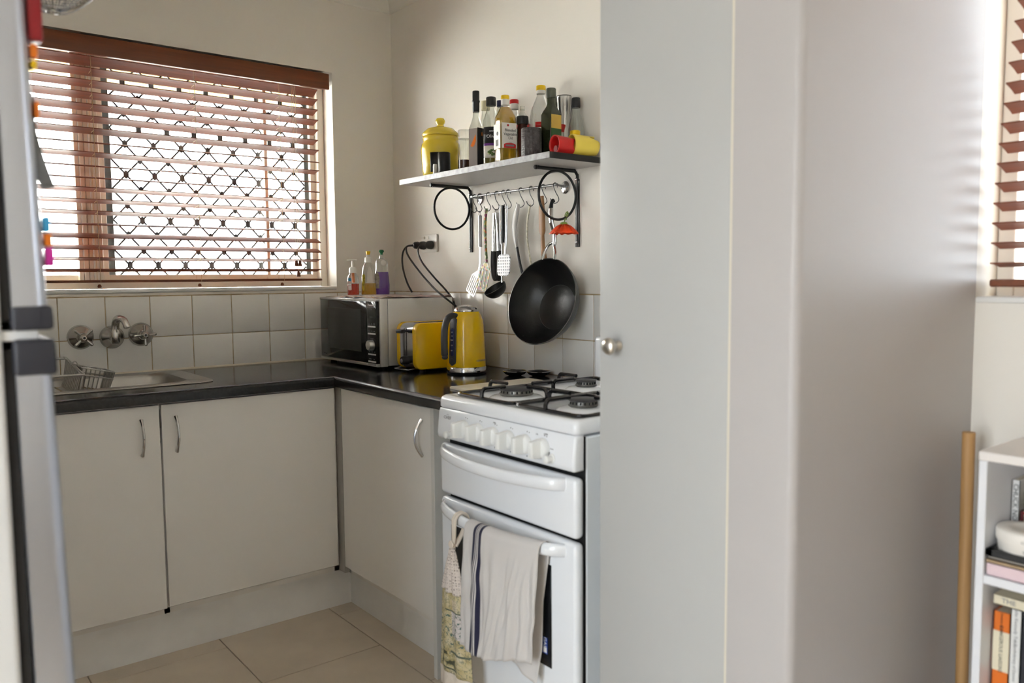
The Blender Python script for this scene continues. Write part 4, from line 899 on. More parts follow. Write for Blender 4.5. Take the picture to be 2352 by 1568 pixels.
    def mul(a, c): d = N.new('ShaderNodeMath'); d.operation = 'MULTIPLY'; L.new(a, d.inputs[0]); L.new(c, d.inputs[1]); return d.outputs[0]
    U, V = sp.outputs[0], sp.outputs[1]
    col = mix(mul(band(U, .50, 1.0), band(V, .47, .78)), ground, (.62, .57, .55))
    col = mix(mul(band(U, .55, .75), band(V, .80, .93)), col, (.60, .52, .38))
    ink = ramp(noise(9, 18, 5), [(.47, (0, 0, 0)), (.50, (1, 1, 1)), (.53, (0, 0, 0))])
    lf = mul(band(noise(14, 26, 2), .60, .9), band(V, .28, .75)); col = mix(lf, col, (.09, .15, .13))
    mp = N.new('ShaderNodeMapping'); mp.inputs['Scale'].default_value = (7, 13, 1); L.new(uv.outputs[0], mp.inputs[0]); vo = N.new('ShaderNodeTexVoronoi'); vo.inputs['Scale'].default_value = 1; L.new(mp.outputs[0], vo.inputs['Vector'])
    fr = ramp(vo.outputs['Distance'], [(.2, (.62, .54, .33)), (.55, (.42, .34, .15)), (.66, (.07, .07, .04))])
    col = mix(mul(band(U, .08, .62), band(V, .07, .26)), col, fr)
    col = mix(mul(band(U, .45, .98), band(V, .26, .285)), col, (.10, .12, .09)); col = mix(mul(band(U, .30, 1.0), band(V, .775, .79)), col, (.08, .10, .08))
    col = mix(mul(band(U, .06, .66), band(V, .045, .065)), col, (.07, .08, .05)); col = mix(ink, col, (.16, .17, .12))
    L.new(col, b.inputs['Base Color'])
    sheet('printed_body', .3955, .185, .050, .068, m, 7, .004, yoff=lambda k: -.002*k)
    sheet('plain_hem', .1855, .135, .068, .072, 'cream', 7, .004, nz=8, yoff=lambda k: -.002-.002*k)
crochet()

# ------------------------------------------------------------------ pantry
o = thing('pantry_cupboard', 'tall white pantry cupboard built in between stove and wall end', 'cupboard', (-.35, -2.13, 0))
bm = BM(); box(bm, (-.650, -2.29, 0), (-.004, -1.972, H-.002)); obj('body', bm, 'white', o)
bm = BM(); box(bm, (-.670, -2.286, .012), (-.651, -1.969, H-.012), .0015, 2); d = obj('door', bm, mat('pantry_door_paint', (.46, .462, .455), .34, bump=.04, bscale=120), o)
bm = BM(); box(bm, (-.6696, -2.2905, .01), (-.651, -2.2862, H-.012)); obj('filler_strip', bm, mat('old_cream_paint', (.70, .65, .54), .5), o)
bm = BM(); lathe(bm, [(0, 0), (.0105, 0), (.0105, .003), (.006, .006), (.0055, .016), (.010, .020), (.0165, .024), (.0175, .029), (.014, .034), (.006, .0365), (0, .037)], (-.670, -2.022, 1.048), (-1, 0, 0), 28); obj('knob', bm, 'nickel', d, 60)

# ------------------------------------------------------------------ wall shelf
SZ = 1.555
def shelf():
    o = thing('wall_shelf', 'grey wall shelf with silver edge on black ring brackets', 'shelf', (-.12, -.9, 1.53))
    bm = BM(); box(bm, (-.2485, -1.331, SZ-.018), (-.003, -.474, SZ), .0005, 1); obj('board', bm, 'shelf', o)
    bm = BM(); box(bm, (-.251, -1.333, SZ-.0185), (-.2486, -.474, SZ+.0005), .0006, 1); obj('edge_strip', bm, 'foil', o)
    bm = BM(); box(bm, (-.2486, -1.3335, SZ-.0185), (-.003, -1.3312, SZ+.0005), .0005, 1); obj('end_strip', bm, 'shelfb', o)
    for y in (-.587, -1.189):
        b = bpy.data.objects.new('bracket', None); C.objects.link(b); b.parent = o; b.matrix_parent_inverse = mworld(o).inverted(); b.location = (-.09, y, 1.45)
        z = SZ-.0245
        bm = BM(); tube(bm, [(-.015, y, z), (-.172, y, z)], .006, 10); lathe(bm, [(0, 0), (.0065, 0), (.005, .004), (.0075, .008), (.006, .014), (0, .015)], (-.172, y, z), (-1, 0, 0), 14); obj('arm', bm, 'iron', b)
        bm = BM(); box(bm, (-.0055, y-.009, 1.284), (-.0005, y+.009, SZ-.05), .001, 1); tube(bm, [(-.004, y, 1.286), (-.004, y, SZ-.055), (-.006, y, SZ-.035), (-.016, y, z)], .005, 8, 3); obj('wall_plate', bm, 'iron', b)
        bm = BM(); tube(bm, [(-.0905+.0795*math.cos(2*math.pi*k/48), y, 1.448+.0775*math.sin(2*math.pi*k/48)) for k in range(48)], .0042, 10, closed=True); obj('ring', bm, 'iron', b)
        for zz in (1.300, 1.505):
            bm = BM(); ball(bm, (-.0095, y, zz), .005, (.6, 1, 1), 12, 8); obj('screw', bm, 'chrome', b)
shelf()

# ------------------------------------------------------------------ things on the shelf
def bottle(nm, lab, x, y, prof, ma, cap=None, capm=None, liq=None, liqm=None, cat='bottle', seg=32):
    o = thing(nm, lab, cat, (x, y, SZ))
    bm = BM(); lathe(bm, prof, (x, y, SZ), seg=seg); obj('bottle_body', bm, ma, o, 60)
    if liq: bm = BM(); lathe(bm, liq, (x, y, SZ), seg=seg); obj('contents', bm, liqm, o, 60)
    if cap: bm = BM(); lathe(bm, cap, (x, y, SZ), seg=24); obj('cap', bm, capm, o, 50)
    return o
def sq_body(bm, prof, x, y, rot, n=5):
    """square section, prof rows: half-side, corner radius, z"""
    t = BM(); rings = []
    for hs, r_, z in prof: rings.append([t.verts.new((a, b, z)) for a, b in rrect(2*hs, 2*hs, r_, n)])
    for A, B in zip(rings, rings[1:]):
        for k in range(len(A)): t.faces.new((A[k], A[(k+1) % len(A)], B[(k+1) % len(A)], B[k]))
    t.faces.new(rings[0][::-1]); t.faces.new(rings[-1]); bmesh.ops.recalc_face_normals(t, faces=t.faces)
    return merge(bm, t, Matrix.Translation((x, y, SZ)) @ Matrix.Rotation(rot, 4, 'Z'))
def face(o, nm, x, y, rot, hs, side, z0, z1, ma, inset=.001, lift=.0006, w=None, xo=0):
    """thin label on one face of a square bottle; side 0 = local -y, 1 = local -x"""
    mx = Matrix.Translation((x, y, SZ)) @ Matrix.Rotation(rot+(0, R(-90))[side], 4, 'Z'); w = w or hs-inset
    bm = BM(); t = BM(); box(t, (xo-w, -hs-lift, z0), (xo+w, -hs+.0002, z1)); merge(bm, t, mx); return obj(nm, bm, ma, o, 0), mx
def ftext(s, size, mx, hs, xo, z, ma, o, sx=1, lift=.0009):
    org = mx @ Vector((xo, -hs-lift, z)); ex = mx.to_3x3() @ Vector((1, 0, 0)); return text(s, size, org, ex, (0, 0, 1), ma, o, sx)

o = thing('storage_canister', 'yellow ceramic canister with knobbed lid at the shelf end', 'canister', (-.166, -.630, SZ))
c = (-.166, -.630, SZ)
bm = BM(); lathe(bm, [(0, 0), (.062, 0), (.066, .004), (.071, .06), (.0725, .10), (.070, .118), (.063, .126), (.064, .132), (.066, .140), (.062, .147), (0, .147)], c, seg=48); obj('jar', bm, 'canyel', o, 60)
bm = BM(); lathe(bm, [(0, .147), (.066, .147), (.068, .152), (.065, .160), (.050, .174), (.022, .182), (.014, .184), (.012, .190), (.017, .197), (.018, .204), (.013, .213), (0, .216)], c, seg=48); obj('lid', bm, 'canyel', o, 60)
t = BM(); G = []
for i in range(2): G.append([t.verts.new((c[0]+.0735*math.cos(a), c[1]+.0735*math.sin(a), SZ+(.012, .082)[i])) for a in [R(205+5*k) for k in range(9)]])
for k in range(8): t.faces.new((G[0][k], G[0][k+1], G[1][k+1], G[1][k]))
ob = obj('chalk_label', t, 'black', o, 60); s_ = ob.modifiers.new('thickness', 'SOLIDIFY'); s_.thickness = .001

bottle('spice_shaker', 'small black cylinder shaker in front of the yellow canister', -.213, -.722, [(0, 0), (.021, 0), (.022, .001), (.022, .073), (.020, .075), (0, .075)], 'black', cat='shaker')
o = bottle('spice_shaker', 'tiny white shaker between the yellow canister and black shaker', -.232, -.6935, [(0, 0), (.0085, 0), (.0085, .028), (0, .028)], 'plw', [(0, .028), (.0085, .028), (.007, .036), (0, .037)], 'plw', cat='shaker')
o = bottle('glass_jar', 'clear glass jar with dark contents beside the yellow canister', -.165, -.779, [(0, 0), (.022, 0), (.0235, .003), (.0235, .115), (.020, .12), (0, .12)], 'clear_glass', [(0, .119), (.0225, .119), (.0225, .148), (.021, .150), (0, .150)], 'clear_plastic', [(0, .002), (.0222, .002), (.0222, .045), (0, .045)], 'brown', 'jar')

x, y, rot = -.2, -.9, R(16); o = thing('vinegar_bottle', 'square balsamic vinegar bottle with tall black neck and flame label', 'bottle', (x, y, SZ)); hs = .0185
bm = BM(); sq_body(bm, [(hs-.001, .004, 0), (hs, .004, .003), (hs, .004, .135), (.016, .009, .148), (.0115, .0108, .170), (.0105, .0104, .190), (.0105, .0104, .205)], x, y, rot); obj('bottle_body', bm, 'clear_glass', o, 50)
bm = BM(); sq_body(bm, [(hs-.002, .004, .002), (hs-.0015, .004, .128), (hs-.003, .004, .132)], x, y, rot); obj('contents', bm, 'brown', o, 50)
bm = BM(); lathe(bm, [(0, .188), (.0115, .188), (.012, .22), (.0135, .222), (.0135, .226), (.012, .228), (.012, .256), (.011, .258), (0, .258)], (x, y, SZ), seg=24); obj('cap', bm, 'black', o)
face(o, 'front_label', x, y, rot, hs, 0, .004, .134, 'print'); l, mx = face(o, 'side_label', x, y, rot, hs, 1, .004, .132, mat('label_taupe', (.30, .26, .24), .45))
bm = BM(); prism(bm, [(-.010, .075), (.004, .098), (.012, .112), (.013, .09), (.006, .075), (-.002, .070)], mx @ Vector((0, -hs-.0007, 0)), mx.to_3x3() @ Vector((1, 0, 0)), (0, 0, 1), mx.to_3x3() @ Vector((0, -1, 0)), .0004); obj('flame_print', bm, 'orange', o)
bm = BM(); prism(bm, rrect(.008, .012, .002), (Matrix.Translation((x, y, SZ)) @ Matrix.Rotation(rot, 4, 'Z')) @ Vector((.008, -hs-.0007, .115)), Matrix.Rotation(rot, 3, 'Z') @ Vector((1, 0, 0)), (0, 0, 1), Matrix.Rotation(rot, 3, 'Z') @ Vector((0, -1, 0)), .0004); obj('flame_print', bm, 'orange', o)

x, y = -.17, -.945
o = bottle('olive_oil_bottle', 'round olive oil bottle with black cap and basil picture label', x, y, [(0, 0), (.029, 0), (.031, .003), (.031, .135), (.028, .155), (.018, .185), (.013, .200), (.012, .218), (0, .218)], 'clear_glass', [(0, .205), (.0165, .205), (.017, .208), (.017, .232), (.015, .234), (0, .234)], 'black', [(0, .002), (.029, .002), (.029, .030), (0, .030)], 'olive_oil')
def wrap(o, nm, x, y, r_, a0, a1, z0, z1, ma):
    t = BM(); n = 14; G = [[t.verts.new((x+r_*math.cos(R(a0+(a1-a0)*k/n)), y+r_*math.sin(R(a0+(a1-a0)*k/n)), SZ+z)) for k in range(n+1)] for z in (z0, z1)]
    for k in range(n): t.faces.new((G[0][k], G[0][k+1], G[1][k+1], G[1][k]))
    ob = obj(nm, t, ma, o, 60); s_ = ob.modifiers.new('thickness', 'SOLIDIFY'); s_.thickness = .0005; s_.offset = 0; return ob
wrap(o, 'upper_label', x, y, .0316, 180, 300, .078, .132, 'print'); wrap(o, 'purple_band', x, y, .0317, 180, 300, .070, .078, 'purple'); wrap(o, 'lower_label', x, y, .0316, 180, 300, .030, .070, 'label')
text('Olive', .016, (x, y, SZ+.100), (1, 0, 0), (0, 0, 1), 'wprint', o, 1, bend=((x, y), .0322, R(233))); text('extra', .009, (x, y, SZ+.118), (1, 0, 0), (0, 0, 1), 'wprint', o, 1, bend=((x, y), .0322, R(237)))
bm = BM()
for k in range(9): a = R(232+random.uniform(-16, 16)); z = SZ+.050+random.uniform(-.012, .014); ball(bm, (x+.0318*math.cos(a), y+.0318*math.sin(a), z), .005, (1, 1, .8), 8, 6)
obj('basil_print', bm, mat('basil_green', (.10, .17, .05), .6), o)

x, y, rot = -.19, -1.047, R(-14); hs = .0295
o = thing('vegetable_oil_bottle', 'square plastic bottle of golden vegetable oil with yellow cap', 'bottle', (x, y, SZ))
prof = [(hs-.003, .010, 0), (hs, .010, .004), (hs, .010, .045), (hs-.001, .010, .050), (hs-.001, .010, .125), (hs, .010, .130), (hs-.001, .012, .150), (hs-.006, .016, .165), (.0165, .015, .180), (.0125, .0124, .188), (.0115, .0114, .196), (.0115, .0114, .204)]
bm = BM(); sq_body(bm, prof, x, y, rot); obj('bottle_body', bm, 'clear_plastic', o, 50)
bm = BM(); sq_body(bm, [(a-.0012, b, z+(.001 if i == 0 else 0)) for i, (a, b, z) in enumerate(prof[:9])], x, y, rot); obj('contents', bm, 'oil', o, 50)
bm = BM(); lathe(bm, [(0, .188), (.0135, .188), (.0135, .206), (0, .206)], (x, y, SZ), seg=22); cp = obj('cap_collar', bm, 'plw', o)
bm = BM(); lathe(bm, [(0, .206), (.0138, .206), (.0138, .217), (.0125, .219), (0, .219)], (x, y, SZ), seg=22); obj('cap', bm, 'gyel', o)
for sd in (0, 1):
    l, mx = face(o, 'label_panel', x, y, rot, hs, sd, .047, .127, 'label', .003)
    if sd == 0:
        for i, s in enumerate(('Blended', 'Vegetable', 'Oil')): ftext(s, .0125, mx, hs, .004, .1035-.0125*i, 'print', o, .95)
        ftext('2 Litre', .004, mx, hs, .004, .066, 'gprint', o)
        bm = BM(); prism(bm, [(-.019, 0), (.023, 0), (.023, .010)]+[(.002+.021*math.cos(R(a)), .010+.006*math.sin(R(a))) for a in range(15, 180, 15)]+[(-.019, .010)], mx @ Vector((0, -hs-.0007, .0475)), mx.to_3x3() @ Vector((1, 0, 0)), (0, 0, 1), mx.to_3x3() @ Vector((0, -1, 0)), .0004); rb = obj('red_panel', bm, 'rprint', o)
        bm = BM(); prism(bm, rrect(.03, .006, .001), mx @ Vector((.002, -hs-.0012, .055)), mx.to_3x3() @ Vector((1, 0, 0)), (0, 0, 1), mx.to_3x3() @ Vector((0, -1, 0)), .0003); obj('panel_print', bm, 'gprint', o)
        bm = BM(); lathe(bm, [(0, 0), (.0035, 0), (.0035, .0004), (0, .0004)], mx @ Vector((-.004, -hs-.0007, .119)), mx.to_3x3() @ Vector((0, -1, 0)), 14); obj('emblem', bm, 'rprint', o)
    else:
        bm = BM(); lathe(bm, [(0, 0), (.0065, 0), (.0065, .0004), (0, .0004)], mx @ Vector((.004, -hs-.0007, .095)), mx.to_3x3() @ Vector((0, -1, 0)), 16); obj('round_mark', bm, 'print', o)
        bm = BM()
        for k in range(11): 
            if k not in (3, 7): t = BM(); box(t, (-.008+.0017*k, -hs-.001, .056), (-.0072+.0017*k, -hs-.0006, .076)); merge(bm, t, mx)
        obj('barcode', bm, 'print', o, 0)

bottle('sauce_jar', 'brown sauce jar with black lid behind the vegetable oil', -.145, -1.080, [(0, 0), (.0175, 0), (.018, .003), (.018, .11), (.015, .125), (.0145, .13), (0, .13)], mat('brown_glass', (.045, .010, .006), .12), [(0, .127), (.019, .127), (.0195, .130), (.0195, .150), (.018, .152), (0, .152)], 'black', cat='jar')
x, y = -.205, -1.197
o = thing('patterned_tin', 'dark grey tin with embossed hexagon pattern near shelf edge', 'tin', (x, y, SZ))
bm = BM(); lathe(bm, [(0, 0), (.036, 0), (.036, .003), (0, .003)], (x, y, SZ), seg=32); obj('red_base', bm, 'red', o)
m = mat('hex_emboss', (.07, .06, .06), .4); N = m.node_tree.nodes; L = m.node_tree.links
tc = N.new('ShaderNodeTexCoord'); vo = N.new('ShaderNodeTexVoronoi'); vo.inputs['Scale'].default_value = 150; vo.inputs['Randomness'].default_value = .1; L.new(tc.outputs['Object'], vo.inputs['Vector']); bp = N.new('ShaderNodeBump'); bp.inputs['Strength'].default_value = 1; bp.inputs['Distance'].default_value = .003; L.new(vo.outputs['Distance'], bp.inputs['Height']); L.new(bp.outputs[0], N['Principled BSDF'].inputs['Normal'])
bm = BM(); lathe(bm, [(0, .003), (.031, .003), (.0318, .005), (.0318, .088), (.030, .090), (.028, .088), (0, .086)], (x, y, SZ), seg=36); obj('tin_body', bm, m, o, 60)

x, y, rot = -.145, -1.222, 0; hs = .0235
o = thing('olive_oil_bottle', 'square dark green olive oil bottle beside the patterned tin', 'bottle', (x, y, SZ))
bm = BM(); sq_body(bm, [(hs-.001, .004, 0), (hs, .004, .003), (hs, .004, .135), (hs-.003, .008, .146), (.0145, .011, .160), (.0125, .0115, .168), (.0125, .0115, .205)], x, y, rot); obj('bottle_body', bm, mat('dark_green_glass', (.018, .022, .008), .06, coat=.5), o, 50)
bm = BM(); lathe(bm, [(0, .186), (.0145, .186), (.0152, .19), (.0152, .213), (.0135, .2155), (0, .2155)], (x, y, SZ), seg=24); obj('cap', bm, 'dspeck', o)
face(o, 'gold_label', x, y, rot, hs, 0, .090, .132, 'goldl', .003); face(o, 'green_label', x, y, rot, hs, 0, .030, .090, 'greenl', .003)

o = thing('pepper_grinder', 'tall brushed steel pepper grinder against the wall on shelf', 'grinder', (-.032, -1.157, SZ))
bm = BM(); lathe(bm, [(0, 0), (.024, 0), (.0245, .004), (.0205, .06), (.019, .10), (.0205, .16), (.0245, .212), (.025, .215), (0, .216)], (-.032, -1.157, SZ), seg=32); obj('barrel', bm, 'steel', o, 60)
bm = BM(); lathe(bm, [(0, .216), (.0245, .216), (.0235, .2185), (0, .219)], (-.032, -1.157, SZ), seg=32); obj('top_disc', bm, 'dspeck', o)
bottle('spice_bottle', 'dark green-grey spice bottle half hidden behind the pepper grinder', -.072, -1.148, [(0, 0), (.013, 0), (.0135, .003), (.0135, .19), (.012, .2), (0, .2)], mat('olive_dark', (.05, .052, .04), .4), [(0, .2), (.0125, .2), (.0125, .212), (0, .213)], 'dspeck')
bottle('glass_bottle', 'clear glass bottle with black cap near pantry side of shelf', -.034, -1.216, [(0, 0), (.025, 0), (.026, .003), (.026, .10), (.022, .125), (.013, .155), (.0115, .185), (0, .185)], 'clear_glass', [(0, .170), (.0135, .170), (.0140, .175), (.0135, .200), (.012, .202), (0, .202)], 'black')
o = bottle('soy_sauce_bottle', 'small glass condiment bottle with flared red cap on shelf', -.081, -1.193, [(0, 0), (.020, 0), (.0215, .003), (.0205, .03), (.014, .06), (.0115, .085), (.0115, .098), (0, .098)], 'clear_glass', [(0, .092), (.0125, .092), (.013, .098), (.0175, .113), (.0165, .115), (0, .115)], 'red', [(0, .002), (.0195, .002), (.0195, .025), (.015, .045), (0, .05)], 'grains')
bottle('spread_jar', 'small glass jar with yellow lid behind the scoops', -.070, -1.250, [(0, 0), (.0145, 0), (.0155, .003), (.0155, .070), (.013, .076), (0, .076)], 'clear_glass', [(0, .075), (.0165, .075), (.0165, .088), (.015, .090), (0, .090)], 'gyel', cat='jar')
bottle('sauce_bottle', 'bottle with cream cap standing behind the vinegar bottle', -.07, -.779, [(0, 0), (.018, 0), (.019, .003), (.019, .18), (.014, .215), (.012, .24), (0, .24)], 'clear_glass', [(0, .230), (.0155, .230), (.0155, .262), (0, .263)], 'ccap', [(0, .002), (.0175, .002), (.0175, .1), (0, .1)], 'grains')
bottle('sauce_bottle', 'slim bottle with navy cap behind the olive oil', -.05, -.838, [(0, 0), (.014, 0), (.015, .003), (.015, .19), (.010, .215), (.0095, .24), (0, .24)], 'clear_glass', [(0, .235), (.0115, .235), (.0115, .256), (0, .257)], 'ncap')
o = bottle('sauce_bottle', 'bottle with red and white cap behind the vegetable oil', -.07, -.944, [(0, 0), (.020, 0), (.0215, .003), (.0215, .15), (.015, .19), (.012, .21), (0, .21)], 'clear_plastic', [(0, .224), (.0155, .224), (.0155, .236), (.014, .238), (0, .238)], 'red', [(0, .002), (.0198, .002), (.0198, .12), (0, .12)], 'grains')
bm = BM(); lathe(bm, [(0, .206), (.0145, .206), (.0145, .224), (0, .224)], (-.07, -.944, SZ), seg=20); obj('cap_collar', bm, 'plw', o)
o = bottle('oil_bottle', 'clear bottle with red label band behind the brown sauce jar', -.10, -1.025, [(0, 0), (.023, 0), (.024, .003), (.024, .140), (.018, .165), (.008, .180), (.007, .19), (0, .19)], 'clear_plastic', [(0, .186), (.0085, .186), (.008, .2), (0, .2)], 'clear_plastic', [(0, .002), (.022, .002), (.022, .13), (0, .13)], 'grains')
wrap(o, 'red_band', -.10, -1.025, .0245, 150, 330, .122, .140, 'red'); wrap(o, 'white_label', -.10, -1.025, .0245, 150, 330, .05, .122, 'label')
o = bottle('oil_bottle', 'large empty clear plastic bottle with yellow cap against the wall', -.050, -1.062, [(0, 0), (.037, 0), (.038, .004), (.038, .15), (.034, .185), (.019, .220), (.014, .232), (.014, .246), (0, .246)], 'clear_plastic', [(0, .250), (.0160, .250), (.0160, .264), (.0145, .266), (0, .266)], 'gyel')
bm = BM(); lathe(bm, [(0, .240), (.0155, .240), (.0155, .250), (0, .250)], (-.050, -1.062, SZ), seg=20); obj('cap_collar', bm, 'plw', o)
wrap(o, 'red_band', -.050, -1.062, .0385, 200, 300, .125, .142, 'red'); wrap(o, 'white_label', -.050, -1.062, .0385, 200, 300, .06, .125, 'label')

# scoops: open shells lying on their side
def shell(nm, lab, c, axis, r0, r1, L_, ma, cut, th=.003, lip=None):
    o = thing(nm, lab, 'scoop', (c[0], c[1], SZ)); t = BM(); n, k_ = 40, 10
    x, y, z = frame_z(axis); x = Vector((0, 0, 1)); y = Vector(axis).normalized().cross(x).normalized(); G = []
    for j in range(k_+1):
        s_ = j/k_; row = []
        for i in range(n):
            a = 2*math.pi*i/n; r_ = r0+(r1-r0)*s_; Ls = L_*(1-cut(a))*s_
            row.append(t.verts.new(Vector(c)+Vector(axis).normalized()*Ls+x*math.cos(a)*r_+y*math.sin(a)*r_))
        G.append(row)
    for j in range(k_):
        for i in range(n): t.faces.new((G[j][i], G[j][(i+1) % n], G[j+1][(i+1) % n], G[j+1][i]))
    bmesh.ops.recalc_face_normals(t, faces=t.faces); ob = obj('cup', t, ma, o, 60); s_ = ob.modifiers.new('thickness', 'SOLIDIFY'); s_.thickness = th; return o, ob
ax = Vector((.62, -.12, 0)).normalized()
o, ob = shell('measuring_scoop', 'yellow plastic scoop lying open on the shelf end', (-.130, -1.296, SZ+.0345), (.95, -.26, 0), .033, .029, .085, 'syel', lambda a: .35*max(0, math.sin(2*a+.4))**2)
o, ob = shell('measuring_scoop', 'red plastic scoop nested against the yellow scoop on shelf', (-.195, -1.292, SZ+.0305), (.75, -.10, -.02), .029, .024, .075, 'red', lambda a: .25*max(0, math.sin(a))**2)
bm = BM(); lathe(bm, [(0, 0), (.010, .0), (.009, .03), (0, .034)], (-.190, -1.292, SZ+.018), (.75, -.1, 0), 16); obj('inner_spout', bm, 'dred', o)

# ------------------------------------------------------------------ utensil rail
def rail():
    o = thing('utensil_rail', 'thin steel hanging rail with round wall plates under the shelf', 'rail', (-.03, -.9, 1.49))
    bm = BM(); tube(bm, [(-.045, -.655, 1.490), (-.045, -1.137, 1.490)], .0042, 10); obj('bar', bm, 'railm', o)
    for y in (-.648, -1.128):
        bm = BM(); lathe(bm, [(0, 0), (.021, 0), (.021, .002), (.0175, .004), (0, .0045)], (-.0005, y, 1.484), (-1, 0, 0), 26); p = obj('wall_plate', bm, 'chrome', o)
        bm = BM(); tube(bm, [(-.004, y, 1.487), (-.045, y, 1.490)], .0038, 8); obj('standoff', bm, 'railm', p)
        for dz in (.011, -.011): bm = BM(); ball(bm, (-.005, y, 1.484+dz), .003, (.5, 1, 1), 8, 6); obj('screw', bm, 'dchrome', p)
rail()
HY = [-.672, -.704, -.758, -.808, -.848, -.876, -.946, -1.002, -1.066, -1.126]
HL = ['empty steel hook on the rail next to the shelf bracket', 'steel hook carrying the slotted steel turner', 'steel hook carrying the floral slotted spatula', 'steel hook carrying the black-tipped tongs', 'steel hook carrying the black ladle', 'steel hook carrying the checked potato masher', 'steel hook carrying the grey-handled spoon', 'steel hook carrying the thin floral spoon', 'steel hook carrying the wooden spatula', 'steel hook carrying the black wok']
for y, lab in zip(HY, HL):
    bm = BM(); cx = -.045; jy = random.uniform(-.004, .004)
    pts = [(cx+.010, y, 1.482), (cx+.0085, y, 1.492), (cx, y, 1.4965), (cx-.0085, y, 1.490), (cx-.006, y-.004+jy, 1.468), (cx+.003, y-.010+jy, 1.447), (cx+.004, y-.008+jy, 1.436), (cx-.003, y-.002, 1.429), (cx-.010, y+.006, 1.436), (cx-.013, y+.009, 1.446)]
    tube(bm, pts, .0015, 7, 4); o = obj('s_hook', bm, 'hook'); shift_origin(o, (cx, y, 1.43)); tag(o, lab, 'hook', 'hooks on the utensil rail')

HZ = 1.430
def u_turner():
    y = HY[1]; x = -.048; o = thing('slotted_turner', 'steel slotted turner hanging from the rail', 'turner', (x, y, 1.12))
    bm = BM(); tube(bm, [(x, y-.004, HZ+.002), (x, y+.002, HZ-.008), (x, y-.004, HZ-.016), (x, y-.010, HZ-.008)], .0014, 6, 4, True); obj('hanging_ring', bm, 'chrome', o)
    bm = BM(); tube(bm, [(x, y-.004, HZ-.014), (x, y-.004, HZ-.13)], .0085, 12, rs=lambda s_: (.0085, .0065)); obj('handle', bm, 'usteel', o)
    bm = BM(); tube(bm, [(x, y-.004, HZ-.13), (x, y-.003, HZ-.19), (x-.004, y+.002, HZ-.225)], .004, 8, 3); obj('shank', bm, 'chrome', o)
    ey = Vector((-.15, .42, -.9)).normalized(); ex = Vector((-.1, -1, -.42)); ex = (ex-ex.project(ey)).normalized(); ez = ex.cross(ey); p = Vector((x-.004, y+.004, HZ-.222))
    bm = BM(); prism(bm, [(-.010, 0), (.010, 0), (.030, .022), (-.030, .022)], p, ex, ey, ez, .0014); prism(bm, [(-.030, .086), (.030, .086), (.030, .092), (-.030, .092)], p, ex, ey, ez, .0014)
    for k in range(6): a = -.030+.060*k/5; prism(bm, [(a-.0026, .022), (a+.0026, .022), (a+.0026, .086), (a-.0026, .086)], p, ex, ey, ez, .0014)
    obj('slotted_blade', bm, 'usteel', o, 0)
u_turner()
def floral(nm): 
    m = mat(nm, (.55, .52, .40), .35); N = m.node_tree.nodes; L = m.node_tree.links; tc = N.new('ShaderNodeTexCoord'); vo = N.new('ShaderNodeTexVoronoi'); vo.inputs['Scale'].default_value = 110; L.new(tc.outputs['Object'], vo.inputs['Vector']); sp = N.new('ShaderNodeSeparateColor'); L.new(vo.outputs['Color'], sp.inputs[0]); r = N.new('ShaderNodeValToRGB'); r.color_ramp.interpolation = 'CONSTANT'
    for k, (p, c) in enumerate(((0, (.16, .22, .08)), (.3, (.55, .36, .06)), (.5, (.62, .58, .42)), (.7, (.30, .06, .14)), (.8, (.14, .20, .10)), (.92, (.55, .14, .05)))):
        e = r.color_ramp.elements[k] if k < 2 else r.color_ramp.elements.new(p); e.position = p; e.color = (*c, 1)
    L.new(sp.outputs[0], r.inputs[0]); L.new(r.outputs[0], N['Principled BSDF'].inputs['Base Color']); return m
def u_floral():
    y = HY[2]; x = -.060; o = thing('slotted_spatula', 'floral printed slotted spatula hanging beside the steel turner', 'spatula', (x, y, 1.15)); m = floral('floral_print')
    bm = BM(); tube(bm, [(x+.008, y+.004, HZ+.008), (x, y+.002, HZ-.05), (x, y, HZ-.13), (x, y-.006, HZ-.19)], .006, 10, 4, flat=(0, 1, 0), rs=lambda s_: (.0075-.001*s_, .0045)); obj('handle', bm, m, o)
    ey = Vector((-.12, .18, -.97)).normalized(); ex = Vector((0, -1, -.1)); ex = (ex-ex.project(ey)).normalized(); ez = ex.cross(ey); p = Vector((x, y-.004, HZ-.185))
    bm = BM(); prism(bm, [(-.008, 0), (.008, 0), (.024, .020), (.030, .030), (-.030, .030), (-.024, .020)], p, ex, ey, ez, .002); prism(bm, [(-.033, .095), (.033, .095), (.031, .104), (.024, .108), (-.024, .108), (-.031, .104)], p, ex, ey, ez, .002)
    for a, w_ in ((-.0285, .004), (-.010, .0028), (.010, .0028), (.0285, .004)): prism(bm, [(a-w_, .030), (a+w_, .030), (a+w_*1.05, .095), (a-w_*1.05, .095)], p, ex, ey, ez, .002)
    obj('slotted_head', bm, m, o, 0)
u_floral()
